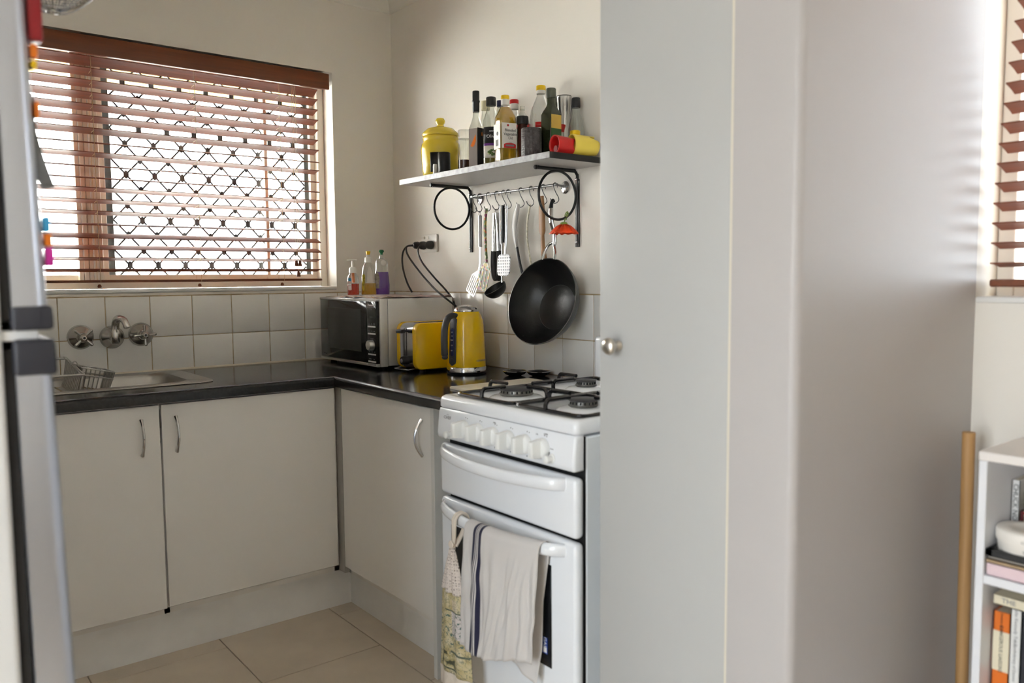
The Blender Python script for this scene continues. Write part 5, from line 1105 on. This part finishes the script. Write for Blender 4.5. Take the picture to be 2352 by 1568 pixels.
def u_tongs():
    y = HY[3]; x = -.052; o = thing('kitchen_tongs', 'steel tongs with black nylon tips hanging from the rail', 'tongs', (x, y, 1.18))
    bm = BM(); tube(bm, [(x, y-.006, HZ+.002), (x, y+.002, HZ-.006), (x, y-.003, HZ-.014), (x, y-.010, HZ-.006)], .0015, 6, 4, True); obj('hanging_ring', bm, 'chrome', o)
    for sg in (1, -1):
        bm = BM(); tube(bm, [(x, y-.004+sg*.006, HZ-.012), (x, y-.006+sg*.011, HZ-.06), (x, y-.006+sg*.015, HZ-.155)], .006, 8, 3, flat=(0, 1, 0), rs=lambda s_: (.0055, .009)); obj('arm', bm, 'chrome', o)
        bm = BM(); tube(bm, [(x, y-.006+sg*.0155, HZ-.148), (x, y-.007+sg*.019, HZ-.19), (x, y-.007+sg*.014, HZ-.235), (x, y-.007+sg*.005, HZ-.252)], .008, 10, 4, flat=(0, 1, 0), rs=lambda s_: (.008+.003*math.sin(math.pi*s_), .013)); obj('tip', bm, 'black', o)
u_tongs()
def u_ladle():
    y = HY[4]; x = -.050; o = thing('soup_ladle', 'ladle with steel and black handle and black bowl on the rail', 'ladle', (x, y, 1.12))
    bm = BM(); tube(bm, [(x-.004, y+.002, HZ+.010), (x-.004, y+.003, HZ-.06), (x-.004, y+.003, HZ-.125)], .008, 10, 3, flat=(0, 1, 0), rs=lambda s_: (.0075, .006)); obj('handle_steel', bm, 'chrome', o)
    bm = BM(); tube(bm, [(x-.006, y-.010, HZ+.012), (x-.006, y-.0105, HZ-.06), (x-.006, y-.011, HZ-.12)], .007, 10, 3, flat=(0, 1, 0), rs=lambda s_: (.0068, .0065)); obj('handle_grip', bm, 'black', o)
    bm = BM(); tube(bm, [(x-.004, y-.002, HZ-.12), (x-.006, y-.001, HZ-.22), (x-.010, y-.008, HZ-.262)], .0045, 8, 3, flat=(0, 1, 0), rs=lambda s_: (.005, .003)); obj('shank', bm, 'chrome', o)
    t = BM(); n = Vector((-.55, .10, .83)).normalized(); prof = []
    for k in range(10): a = R(90*k/9); prof.append((.043*math.sin(a), -.043*math.cos(a)*.85))
    for k in range(9, -1, -1): a = R(90*k/9); prof.append((.0405*math.sin(a), -.0405*math.cos(a)*.85))
    lathe(t, prof, (x-.035, y+.006, HZ-.280), n, 30); obj('bowl', t, 'black', o, 60)
u_ladle()
def u_masher():
    y = HY[5]; x = -.058; o = thing('potato_masher', 'potato masher with blue checked perforated plate on the rail', 'masher', (x, y, 1.19))
    bm = BM(); tube(bm, [(x+.004, y-.002, HZ+.008), (x, y-.002, HZ-.10), (x-.004, y-.002, HZ-.162)], .005, 10, 3, flat=(0, 1, 0), rs=lambda s_: (.0055-.001*s_, .004)); obj('handle', bm, 'chrome', o)
    m = mat('perforated_check', (.75, .75, .78), .3); N = m.node_tree.nodes; L = m.node_tree.links
    ck = N.new('ShaderNodeTexCoord'); mp = N.new('ShaderNodeMapping'); mp.inputs['Scale'].default_value = (95, 95, 95); L.new(ck.outputs['Object'], mp.inputs[0]); sp = N.new('ShaderNodeSeparateXYZ'); L.new(mp.outputs[0], sp.inputs[0])
    fr = []
    for ax_ in (1, 2):
        f = N.new('ShaderNodeMath'); f.operation = 'FRACT'; L.new(sp.outputs[ax_], f.inputs[0]); g = N.new('ShaderNodeMath'); g.operation = 'LESS_THAN'; g.inputs[1].default_value = .55; L.new(f.outputs[0], g.inputs[0]); fr.append(g.outputs[0])
    mu = N.new('ShaderNodeMath'); mu.operation = 'MULTIPLY'; L.new(fr[0], mu.inputs[0]); L.new(fr[1], mu.inputs[1]); mx = N.new('ShaderNodeMix'); mx.data_type = 'RGBA'; mx.inputs[6].default_value = (.78, .79, .84, 1); mx.inputs[7].default_value = (.03, .04, .08, 1); L.new(mu.outputs[0], mx.inputs[0]); L.new(mx.outputs[2], N['Principled BSDF'].inputs['Base Color'])
    bm = BM(); prism(bm, rrect(.072, .076, .018, 6), (x-.012, y-.004, HZ-.200), (0, -1, 0), (.06, 0, 1), (-1, 0, .06), .003); obj('plate', bm, m, o, 0)
u_masher()
def u_spoon():
    y = HY[6]; x = -.050; o = thing('serving_spoon', 'spoon with grey curved handle and black shaft hanging by the wok', 'spoon', (x, y, 1.2))
    bm = BM(); tube(bm, [(x-.006, y+.000, HZ+.010), (x-.008, y+.010, HZ-.02), (x-.010, y+.018, HZ-.06), (x-.008, y+.016, HZ-.105), (x-.006, y+.010, HZ-.140)], .01, 12, 5, flat=(0, 1, 0), rs=lambda s_: (.003+.0125*math.sin(math.pi*min(1, s_*.9+.1))**.8, .005)); obj('handle', bm, 'grey_sil', o)
    bm = BM(); tube(bm, [(x-.006, y+.010, HZ-.138), (x-.004, y-.002, HZ-.19), (x, y-.014, HZ-.235), (x+.006, y-.020, HZ-.27)], .005, 8, 4); obj('shaft', bm, 'black', o)
u_spoon()
def u_thin():
    y = HY[7]; x = -.048; o = thing('floral_spoon', 'thin cream floral spoon handle curving down behind the wok', 'spoon', (x, y, 1.2))
    bm = BM(); tube(bm, [(x, y+.001, HZ+.006), (x-.004, y+.012, HZ-.05), (x-.004, y+.014, HZ-.11), (x, y+.004, HZ-.18), (x+.008, y-.002, HZ-.24)], .004, 8, 5, flat=(0, 1, 0), rs=lambda s_: (.0042, .0028)); obj('handle', bm, mat('cream_floral', (.62, .58, .46), .4, var=.35, vscale=120), o)
    bm = BM(); ball(bm, (x+.012, y-.002, HZ-.268), .022, (.25, .8, 1.3)); obj('bowl', bm, mat('cream_floral', (.6, .6, .5)), o)
u_thin()
def u_wood():
    y = HY[8]; x = -.052; o = thing('wooden_spatula', 'brown wooden spatula hanging between floral spoon and wok handle', 'spatula', (x, y, 1.18))
    bm = BM(); tube(bm, [(x, y+.001, HZ+.028), (x, y, HZ-.02), (x, y-.002, HZ-.09), (x, y-.006, HZ-.15), (x+.010, y-.006, HZ-.20)], .01, 12, 5, flat=(0, 1, 0), rs=lambda s_: (.0105+.0055*math.sin(3.2*s_+.2)**2 if s_ < .55 else .009+.012*(s_-.55), .0048)); obj('blade', bm, 'spoon_wood', o)
u_wood()

def wok():
    n = Vector((-.955, -.115, .27)).normalized(); c = Vector((-.122, -1.142, 1.108)); Rm = .146
    o = thing('wok', 'black nonstick wok hanging by its steel handle below the shelf', 'wok', c)
    prof = []
    outer = [(0, -.088), (.066, -.088), (.078, -.084), (.100, -.070), (.122, -.048), (.138, -.022), (Rm, 0)]
    inner = [(Rm-.003, .0005), (.135, -.021), (.119, -.046), (.098, -.066), (.077, -.079)]
    bm = BM(); lathe(bm, outer+inner+[(.0765, -.0795)], c, n, 64); ob = obj('pan_body', bm, 'wokin', o, 60)
    bm = BM(); lathe(bm, [(0, -.0815), (.0768, -.0815), (.0768, -.0792), (.074, -.0802), (0, -.0802)], c, n, 56); obj('worn_base', bm, 'wokworn', o, 60)
    bm = BM(); x_, y_, z_ = frame_z(n); tube(bm, [c+(x_*math.cos(a)+y_*math.sin(a))*(Rm-.0015)+n*.0006 for a in [2*math.pi*k/72 for k in range(72)]], .0016, 6, closed=True); obj('rim', bm, mat('rim_worn', (.16, .155, .15), .25, .6), o)
    upv = (Vector((0, 0, 1))-n*n.z).normalized(); sd = upv.cross(n).normalized(); top = c+upv*Rm
    h0 = Vector((-.070, -1.150, 1.300)); 
    for sg in (1, -1):
        bm = BM(); tube(bm, [top+sd*sg*.027-upv*.006+n*.002, top+sd*sg*.024+upv*.018+n*.001, top+sd*sg*.012+upv*.045, h0], .005, 10, 4); obj('handle_prong', bm, 'chrome', o)
    bm = BM(); tube(bm, [h0-Vector((0, 0, .008)), (-.068, -1.148, 1.33), (-.078, -1.143, 1.37), (-.073, -1.136, 1.41)], .008, 12, 5, flat=(0, 1, 0), rs=lambda s_: (.0085+.003*s_, .006)); obj('handle', bm, 'chrome', o)
    bm = BM(); tube(bm, [(-.072, -1.135, 1.408), (-.066, -1.131, 1.425), (-.058, -1.128, 1.440), (-.053, -1.128, 1.432)], .007, 10, 4, rs=lambda s_: (.010-.005*s_, .006-.003*s_)); obj('hanging_end', bm, 'black', o)
wok()
def poppy():
    o = thing('poppy_flower', 'drooping red poppy tied to the ring of the shelf bracket', 'flower', (-.055, -1.189, 1.38))
    b = Vector((-.052, -1.189, 1.382)); q = Vector((-.085, -1.213, 1.357))
    bm = BM(); tube(bm, [b+Vector((.006, 0, .012)), b+Vector((-.004, -.006, .006)), b+Vector((.004, .004, -.004)), b+Vector((-.008, -.008, -.010)), (q+b)/2+Vector((0, 0, .004)), q], .0017, 7, 4); tube(bm, [b+Vector((0, .005, .008)), b+Vector((-.006, 0, -.004)), b+Vector((.002, -.006, .006)), b+Vector((.006, .002, .016))], .0017, 7, 4, True); obj('stem', bm, 'stem', o)
    bm = BM(); ball(bm, q+Vector((0, 0, .000)), .010, (1.2, 1.2, .5), 14, 8); obj('calyx', bm, 'stem', o)
    for k in range(5):
        t = BM(); G = []; a0 = R(72*k+20)
        for i in range(7):
            s_ = i/6; row = []
            for j in range(9):
                w_ = -1+2*j/8; a = a0+w_*R(48)*(.4+.6*s_); rr_ = .006+.040*s_+.003*math.sin(9*w_+k); z = q.z-.002-.030*s_**1.6+.003*math.sin(14*w_+2*k)*s_
                row.append(t.verts.new((q.x+rr_*math.cos(a), q.y+rr_*math.sin(a), z)))
            G.append(row)
        for i in range(6):
            for j in range(8): t.faces.new((G[i][j], G[i][j+1], G[i+1][j+1], G[i+1][j]))
        bmesh.ops.recalc_face_normals(t, faces=t.faces); ob = obj('petal', t, 'petal', o, 80); s_ = ob.modifiers.new('thickness', 'SOLIDIFY'); s_.thickness = .0008
poppy()

# ------------------------------------------------------------------ outlet, plugs and cords
o = thing('power_outlet', 'white double power outlet on the wall under the shelf', 'outlet', (0, -.293, 1.33))
bm = BM(); box(bm, (-.009, -.352, 1.292), (-.0005, -.236, 1.366), .003, 2); obj('face_plate', bm, 'plw', o)
for y in (-.262, -.292): bm = BM(); box(bm, (-.012, y-.005, 1.348), (-.0085, y+.005, 1.359), .0012, 1); obj('switch', bm, mat('switch_cream', (.70, .67, .60), .4), o)
for y in (-.266, -.322):
    bm = BM(); lathe(bm, [(0, 0), (.019, 0), (.019, .002), (0, .0025)], (-.0088, y, 1.322), (-1, 0, 0), 22); obj('socket', bm, 'plw', o)
def plug(y, lab, cords, piggy=False):
    o = thing('power_plug', lab, 'plug', (-.03, y, 1.322))
    bm = BM(); lathe(bm, [(0, 0), (.0165, 0), (.0175, .004), (.0165, .018), (.012, .026), (.008, .030), (0, .031)], (-.0115, y, 1.322), (-1, 0, 0), 24); obj('body', bm, 'black', o)
    if piggy: bm = BM(); lathe(bm, [(0, .031), (.015, .031), (.016, .035), (.0145, .048), (.008, .056), (0, .057)], (-.0115, y, 1.322), (-1, 0, 0), 24); obj('piggyback_plug', bm, 'black', o)
    for p in cords:
        bm = BM(); tube(bm, p, .0038, 8, 8); obj('cord', bm, 'black', o)
plug(-.322, 'black plug in the outlet socket nearer the utensils, with one cord', [[(-.040, -.322, 1.322), (-.065, -.318, 1.318), (-.080, -.322, 1.295), (-.075, -.345, 1.25), (-.055, -.40, 1.19), (-.036, -.46, 1.135), (-.028, -.50, 1.09), (-.025, -.52, 1.0), (-.025, -.54, .90), (-.025, -.56, CZ+.005)]])
plug(-.266, 'black stacked plug in the outlet socket nearer the corner, with two cords', [
    [(-.055, -.266, 1.322), (-.090, -.258, 1.318), (-.108, -.250, 1.290), (-.110, -.250, 1.235), (-.098, -.262, 1.17), (-.085, -.28, 1.128)],
    [(-.066, -.266, 1.320), (-.098, -.264, 1.315), (-.105, -.285, 1.28), (-.10, -.36, 1.215), (-.105, -.47, 1.15), (-.125, -.575, 1.115), (-.095, -.65, 1.06), (-.062, -.69, 1.0), (-.055, -.71, .92), (-.075, -.735, CZ+.014), (-.135, -.77, CZ+.006)]], True)

# ------------------------------------------------------------------ small things by the stove
o = thing('spoon_rest', 'black wavy double spoon rest on the worktop behind the stove board', 'spoon rest', (-.09, -1.04, CZ))
for cx_, cy_ in ((-.118, -.998), (-.066, -1.062)):
    bm = BM(); lathe(bm, [(0, 0), (.020, 0), (.034, .006), (.041, .014), (.043, .016), (.0405, .0165), (.033, .009), (.019, .003), (0, .0025)], (cx_, cy_, CZ), seg=36); d = obj('dish', bm, 'gblack', o, 60)
    bm = BM(); tube(bm, [(cx_+.042*math.cos(2*math.pi*k/36), cy_+.042*math.sin(2*math.pi*k/36), CZ+.0162) for k in range(36)], .0013, 6, closed=True); obj('rim', bm, 'chrome', d)
bm = BM(); box(bm, (-.478, -1.318, CZ), (-.165, -1.130, CZ+.0085), .003, 2); o = obj('cutting_board', bm, 'board_wood'); shift_origin(o, (-.32, -1.17, CZ)); tag(o, 'pale cream cutting board lying on worktop against the stove', 'board')

# ------------------------------------------------------------------ fridge and what hangs on it
FY0, FY1 = -1.872, -1.27
def fdoor_x(z): return -1.645-.019*(z-1.15)
def fridge():
    o = thing('refrigerator', 'silver two-door refrigerator with dark grip handles by the sink', 'fridge', (-2.0, -1.57, 0))
    bm = BM(); box(bm, (-2.33, FY0+.002, .04), (-1.703, FY1, 1.735), .008, 3); obj('body', bm, 'fwhite', o)
    def shear(bm):
        for v in bm.verts: v.co.x += (fdoor_x(v.co.z)+1.645)*(1 if v.co.x > -1.67 else .35)
        return bm
    for nm, z0, z1, h0, h1 in (('freezer_door', 1.119, 1.73, 1.119, 1.152), ('fridge_door', .07, 1.104, 1.056, 1.106)):
        t = BM(); box(t, (-1.690, FY0, z0), (-1.645, FY1, z1))
        es = [e for e in t.edges if abs(e.verts[0].co.z-e.verts[1].co.z) > .1 and e.verts[0].co.x > -1.66]; bmesh.ops.bevel(t, geom=es, offset=.020, segments=6, profile=.5, affect='EDGES')
        d = obj(nm, shear(t), 'fsilver', o, 50)
        t = BM(); box(t, (-1.692, FY0-.003, h0-.001), (-1.641, FY1+.003, h1), .006, 3); obj('handle', shear(t), 'fgrey', d)
        t = BM(); box(t, (-1.704, FY0+.012, z0+.012), (-1.689, FY1-.012, z1-.012)); obj('gasket', t, 'rubber', d)
    bm = BM(); box(bm, (-1.72, FY0+.01, 1.1045), (-1.66, FY1-.01, 1.1175)); obj('hinge_strip', bm, 'fwhite', o)
    for x in (-2.25, -1.76):
        for y in (FY0+.06, FY1-.06): bm = BM(); lathe(bm, [(0, 0), (.02, 0), (.018, .04), (0, .04)], (x, y, 0), seg=14); obj('foot', bm, 'black', o)
fridge()
def magnet(nm, lab, cat, z0, z1, thick, y0, y1, ma, bev=.003, extra=None):
    xd = max(fdoor_x(z0), fdoor_x(z1)); o = thing(nm, lab, cat, (xd, (y0+y1)/2, z0))
    bm = BM(); box(bm, (xd+.0003, y0, z0), (xd+thick, y1, z1), bev, 2); obj('face', bm, ma, o); return o, xd
o, xd = magnet('bag_clip', 'red plastic clip on the top of the fridge door', 'clip', 1.515, 1.575, .018, -1.862, -1.835, 'dred', .003)
bm = BM(); box(bm, (xd+.0003, -1.862, 1.5755), (xd+.021, -1.833, 1.66), .003, 2); obj('upper_jaw', bm, 'red', o)
bm = BM(); tube(bm, [(xd+.010, -1.865, 1.575), (xd+.010, -1.83, 1.575)], .004, 8); obj('pin', bm, 'steel', o)
for nm, lab, z0, z1, th, ma in (('fridge_magnet', 'small orange magnet under the red clip on the fridge door', 1.490, 1.510, .010, 'orange'), ('fridge_magnet', 'tiny yellow magnet between the orange ones on the fridge door', 1.476, 1.488, .008, 'gyel'), ('fridge_magnet', 'narrow orange magnet just above the curled paper on the fridge', 1.410, 1.432, .0075, 'orange'),
        ('fridge_magnet', 'blue magnet topmost of the coloured column on the fridge door', 1.2535, 1.276, .010, 'blue'), ('fridge_magnet', 'orange magnet between the blue and magenta ones on the fridge', 1.234, 1.2525, .011, 'orange'), ('fridge_magnet', 'magenta magnet lowest of the coloured column on the fridge door', 1.206, 1.2330, .012, 'magenta')):
    o, xd = magnet(nm, lab, 'magnet', z0, z1, th, -1.862, -1.846, ma)
    bm = BM(); box(bm, (xd+.0004, -1.860, z0-.0), (xd+.0022, -1.848, z0+.002)); obj('backing', bm, 'rubber', o)
t = BM(); G = []
for i in range(15):
    s_ = i/14; z = 1.445-.125*s_; xx = fdoor_x(z)+.0012+.030*max(0, s_-.25)**1.6; row = []
    for j in range(9): b_ = j/8; row.append(t.verts.new((xx+.006*s_*math.sin(b_*3), -1.858+.11*b_+.004*s_, z+.004*b_*s_)))
    G.append(row)
for i in range(14):
    for j in range(8): t.faces.new((G[i][j], G[i][j+1], G[i+1][j+1], G[i+1][j]))
pm = bpy.data.materials.new('thin_paper'); pm.use_nodes = True; N = pm.node_tree.nodes; L = pm.node_tree.links; N['Principled BSDF'].inputs['Base Color'].default_value = (.78, .78, .76, 1)
tl = N.new('ShaderNodeBsdfTranslucent'); tl.inputs[0].default_value = (.6, .6, .58, 1); mx = N.new('ShaderNodeMixShader'); mx.inputs[0].default_value = .35; L.new(N['Principled BSDF'].outputs[0], mx.inputs[1]); L.new(tl.outputs[0], mx.inputs[2]); L.new(mx.outputs[0], N['Material Output'].inputs[0])
ob = obj('paper_note', t, pm, None, 80); s_ = ob.modifiers.new('thickness', 'SOLIDIFY'); s_.thickness = .0006; s_.offset = 1; shift_origin(ob, (-1.65, -1.82, 1.33)); tag(ob, 'white paper note curling off the fridge door', 'paper')
def basket():
    c = Vector((-1.545, -1.42, 1.683)); o = thing('hanging_basket', 'grey wire mesh basket hanging from the ceiling by the fridge', 'basket', c)
    t = BM(); n, k_ = 40, 12
    G = [[t.verts.new((c.x+r_*math.cos(2*math.pi*i/n), c.y+r_*math.sin(2*math.pi*i/n), c.z+z)) for i in range(n)] for r_, z in [(.012+.088*(j/k_)**.75, .075*(j/k_)**1.25) for j in range(k_+1)]]
    for j in range(k_):
        for i in range(n): t.faces.new((G[j][i], G[j][(i+1) % n], G[j+1][(i+1) % n], G[j+1][i]))
    t.faces.new(G[0][::-1]); ob = obj('mesh_bowl', t, 'dchrome', o, 0); wf = ob.modifiers.new('wire', 'WIREFRAME'); wf.thickness = .0022; wf.use_even_offset = False
    bm = BM(); tube(bm, [(c.x+.1*math.cos(2*math.pi*k/40), c.y+.1*math.sin(2*math.pi*k/40), c.z+.076) for k in range(40)], .003, 8, closed=True); obj('rim', bm, 'dchrome', o)
    for k in range(3): a = R(120*k+30); bm = BM(); tube(bm, [(c.x+.1*math.cos(a), c.y+.1*math.sin(a), c.z+.076), (c.x, c.y, c.z+.36)], .0014, 6); obj('chain', bm, 'dchrome', o)
    bm = BM(); tube(bm, [(c.x, c.y, c.z+.36), (c.x, c.y, H)], .002, 6); obj('hanger', bm, 'dchrome', o)
    for i, (dx, dy, r_) in enumerate(((-.034, .004, .030), (.030, -.012, .031))):
        bm = BM(); ball(bm, (c.x+dx, c.y+dy, c.z+.066), r_, (1.12, 1, .95)); q = obj('avocado', bm, 'dfruit'); shift_origin(q, (c.x+dx, c.y+dy, c.z+.04)); tag(q, ('dark green round fruit on the fridge side of the hanging basket', 'dark green round fruit on the window-corner side of the hanging basket')[i], 'fruit', 'fruit in the hanging basket')
basket()

# ------------------------------------------------------------------ bookcase corner
BX, BY1, BY0 = -.29, -2.552, -3.25
def bookcase():
    o = thing('bookcase', 'low white bookcase under the dining window', 'bookcase', (-.15, -2.9, 0))
    for nm, a, b in (('side_panel', (BX, BY1-.014, 0), (-.012, BY1, .851)), ('side_panel', (BX, BY0, 0), (-.012, BY0+.014, .851))):
        bm = BM(); box(bm, a, b, .001, 1); obj(nm, bm, 'bcase', o)
    bm = BM(); box(bm, (BX-.001, BY0, .8515), (-.012, BY1+.0005, .868), .001, 1); obj('top', bm, 'bctop', o)
    for z in (.627, .36, .06): bm = BM(); box(bm, (BX, BY0+.0145, z), (-.02, BY1-.0145, z+.016 if z > .5 else z+.02), .0008, 1); obj('shelf_board', bm, 'bcase', o)
    bm = BM(); box(bm, (-.019, BY0+.0145, .06), (-.0125, BY1-.0145, .851)); obj('back_panel', bm, 'bcase', o)
bookcase()
def book(lab, x0, x1, y0, y1, z0, z1, ma, spine=None, tm='print', ts=.012, sx=1, lying=False, bands=None, ty=None):
    o = thing('book', lab, 'book', ((x0+x1)/2, (y0+y1)/2, z0))
    bm = BM(); box(bm, (x0+.003, y0+.0012, z0+.002), (x1-.002, y1-.0012, z1-.002)) if not lying else box(bm, (x0+.003, y0+.002, z0+.0012), (x1-.002, y1-.002, z1-.0012)); obj('pages', bm, 'pages', o, 0)
    bm = BM()
    if lying: box(bm, (x0, y0, z0), (x1, y1, z0+.0012)); box(bm, (x0, y0, z1-.0012), (x1, y1, z1)); box(bm, (x0, y0, z0), (x0+.002, y1, z1))
    else: box(bm, (x0, y0, z0), (x1, y0+.0012, z1)); box(bm, (x0, y1-.0012, z0), (x1, y1, z1)); box(bm, (x0, y0, z0), (x0+.002, y1, z1))
    cv = obj('cover', bm, ma, o, 0)
    for za, zb, m2 in bands or (): bm = BM(); box(bm, (x0-.0005, y0, za), (x0+.001, y1, zb)); obj('spine_band', bm, m2, cv, 0)
    if spine:
        for s, z, sz in spine:
            if lying: text(s, sz, (x0-.0006, z, (z0+z1)/2), *FX, tm, cv, sx)
            else: text(s, sz, (x0-.0007, (y0+y1)/2, z), (0, 0, -1), (0, -1, 0), tm, cv, sx)
    return o
z1_ = .643
book('white book with bold black capitals on its spine, upper shelf', -.176, -.03, -2.5668-.0135, -2.5668, z1_, .800, 'wbook', [('CHUCK NORRIS', .745, .0125)], 'print', sx=1.05)
book('maroon book beside the white one on the upper shelf', -.172, -.03, -2.588, -2.5808, z1_, .742, 'mbook')
book('thin cream book with red title on the upper shelf', -.176, -.03, -2.598, -2.5885, z1_, .775, 'kraft', bands=[(.715, .717, 'rprint'), (.738, .742, 'rprint')])
book('tall dark book at the back of the upper shelf', -.165, -.03, -2.64, -2.5985, z1_, .79, 'dbook')
book('pink boxed book lying at the bottom of the upper shelf pile', -.283, -.180, -2.80, -2.569, z1_, .666, 'pink', lying=True)
book('tan magazine lying on the pink boxed book', -.286, -.180, -2.81, -2.5685, .6665, .6735, 'tan', lying=True)
book('grey-brown booklet lying under the black tray', -.284, -.180, -2.80, -2.571, .674, .679, mat('cover_grey', (.35, .31, .27), .6), lying=True)
o = thing('photo_frame', 'black framed tray lying under the round white tin', 'frame', (-.21, -2.69, .68))
bm = BM()
for a, b in (((-.288, -2.83, .6795), (-.274, -2.5675, .692)), ((-.190, -2.83, .6795), (-.179, -2.5675, .692)), ((-.288, -2.579, .6795), (-.179, -2.5675, .692)), ((-.288, -2.83, .6795), (-.179, -2.818, .692))): box(bm, a, b, .001, 1)
obj('border', bm, 'black', o)
bm = BM(); box(bm, (-.275, -2.819, .680), (-.189, -2.578, .6855)); obj('picture', bm, mat('mount_gold', (.55, .48, .30), .5), o)
o = thing('round_tin', 'round white lidded tub standing on the black frame', 'tin', (-.215, -2.645, .686)); c = (-.237, -2.6195, .6865)
bm = BM(); lathe(bm, [(0, 0), (.046, 0), (.048, .002), (.049, .022), (0, .022)], c, seg=48); tub = obj('tub', bm, 'label', o, 60)
bm = BM(); lathe(bm, [(0, .0225), (.0515, .0225), (.052, .026), (.052, .040), (.050, .043), (.027, .0445), (.026, .0435), (0, .0435)], c, seg=48); ld = obj('lid', bm, 'label', o, 60)
text('CAUTION', .006, (0, 0, c[2]+.030), (1, 0, 0), (0, 0, 1), 'print', ld, bend=((c[0], c[1]), .0523, R(200)))
text('W', .008, (0, 0, c[2]+.012), (1, 0, 0), (0, 0, 1), 'print', tub, bend=((c[0], c[1]), .0492, R(193)))
zb = .380
book('orange paperback with cream middle band on the lower shelf', -.245, -.07, -2.5975, -2.570, zb, .5665, 'obook', [('DANGEROUS LIAISONS', .497, .0085), ('Choderlos de Laclos', .545, .005)], 'print', bands=[(.455, .530, 'kraft')])
book('white paperback with sloping author name on the lower shelf', -.245, -.08, -2.616, -2.5985, zb, .578, 'wbook', [('John Kennedy Toole', .545, .0085), ('A Confederacy of Dunces', .483, .0075)], 'gprint')
book('dark spined book beside the white paperback, lower shelf', -.245, -.08, -2.645, -2.617, zb, .585, 'dbook')
book('cream book lying across the tops of the lower shelf paperbacks', -.262, -.10, -2.70, -2.575, .5855, .604, 'kraft', [('THE', -2.600, .013)], 'gprint', lying=True)
bm = BM(); lathe(bm, [(0, -.002), (.006, -.002), (.006, 0), (.003, .0004), (0, .0004)], (-.2455, -2.607, .432), (-1, 0, 0), 18); ob = obj('publisher_mark', bm, 'rprint', bpy.data.objects['book.008'] if 'book.008' in bpy.data.objects else None)
bm = BM(); tube(bm, [(-.079, -2.455, .003), (-.088, -2.452, .862)], .0125, 16); o = obj('wooden_pole', bm, 'pole_wood'); shift_origin(o, (-.08, -2.455, .003)); tag(o, 'plain wooden pole standing between wall and bookcase', 'pole')
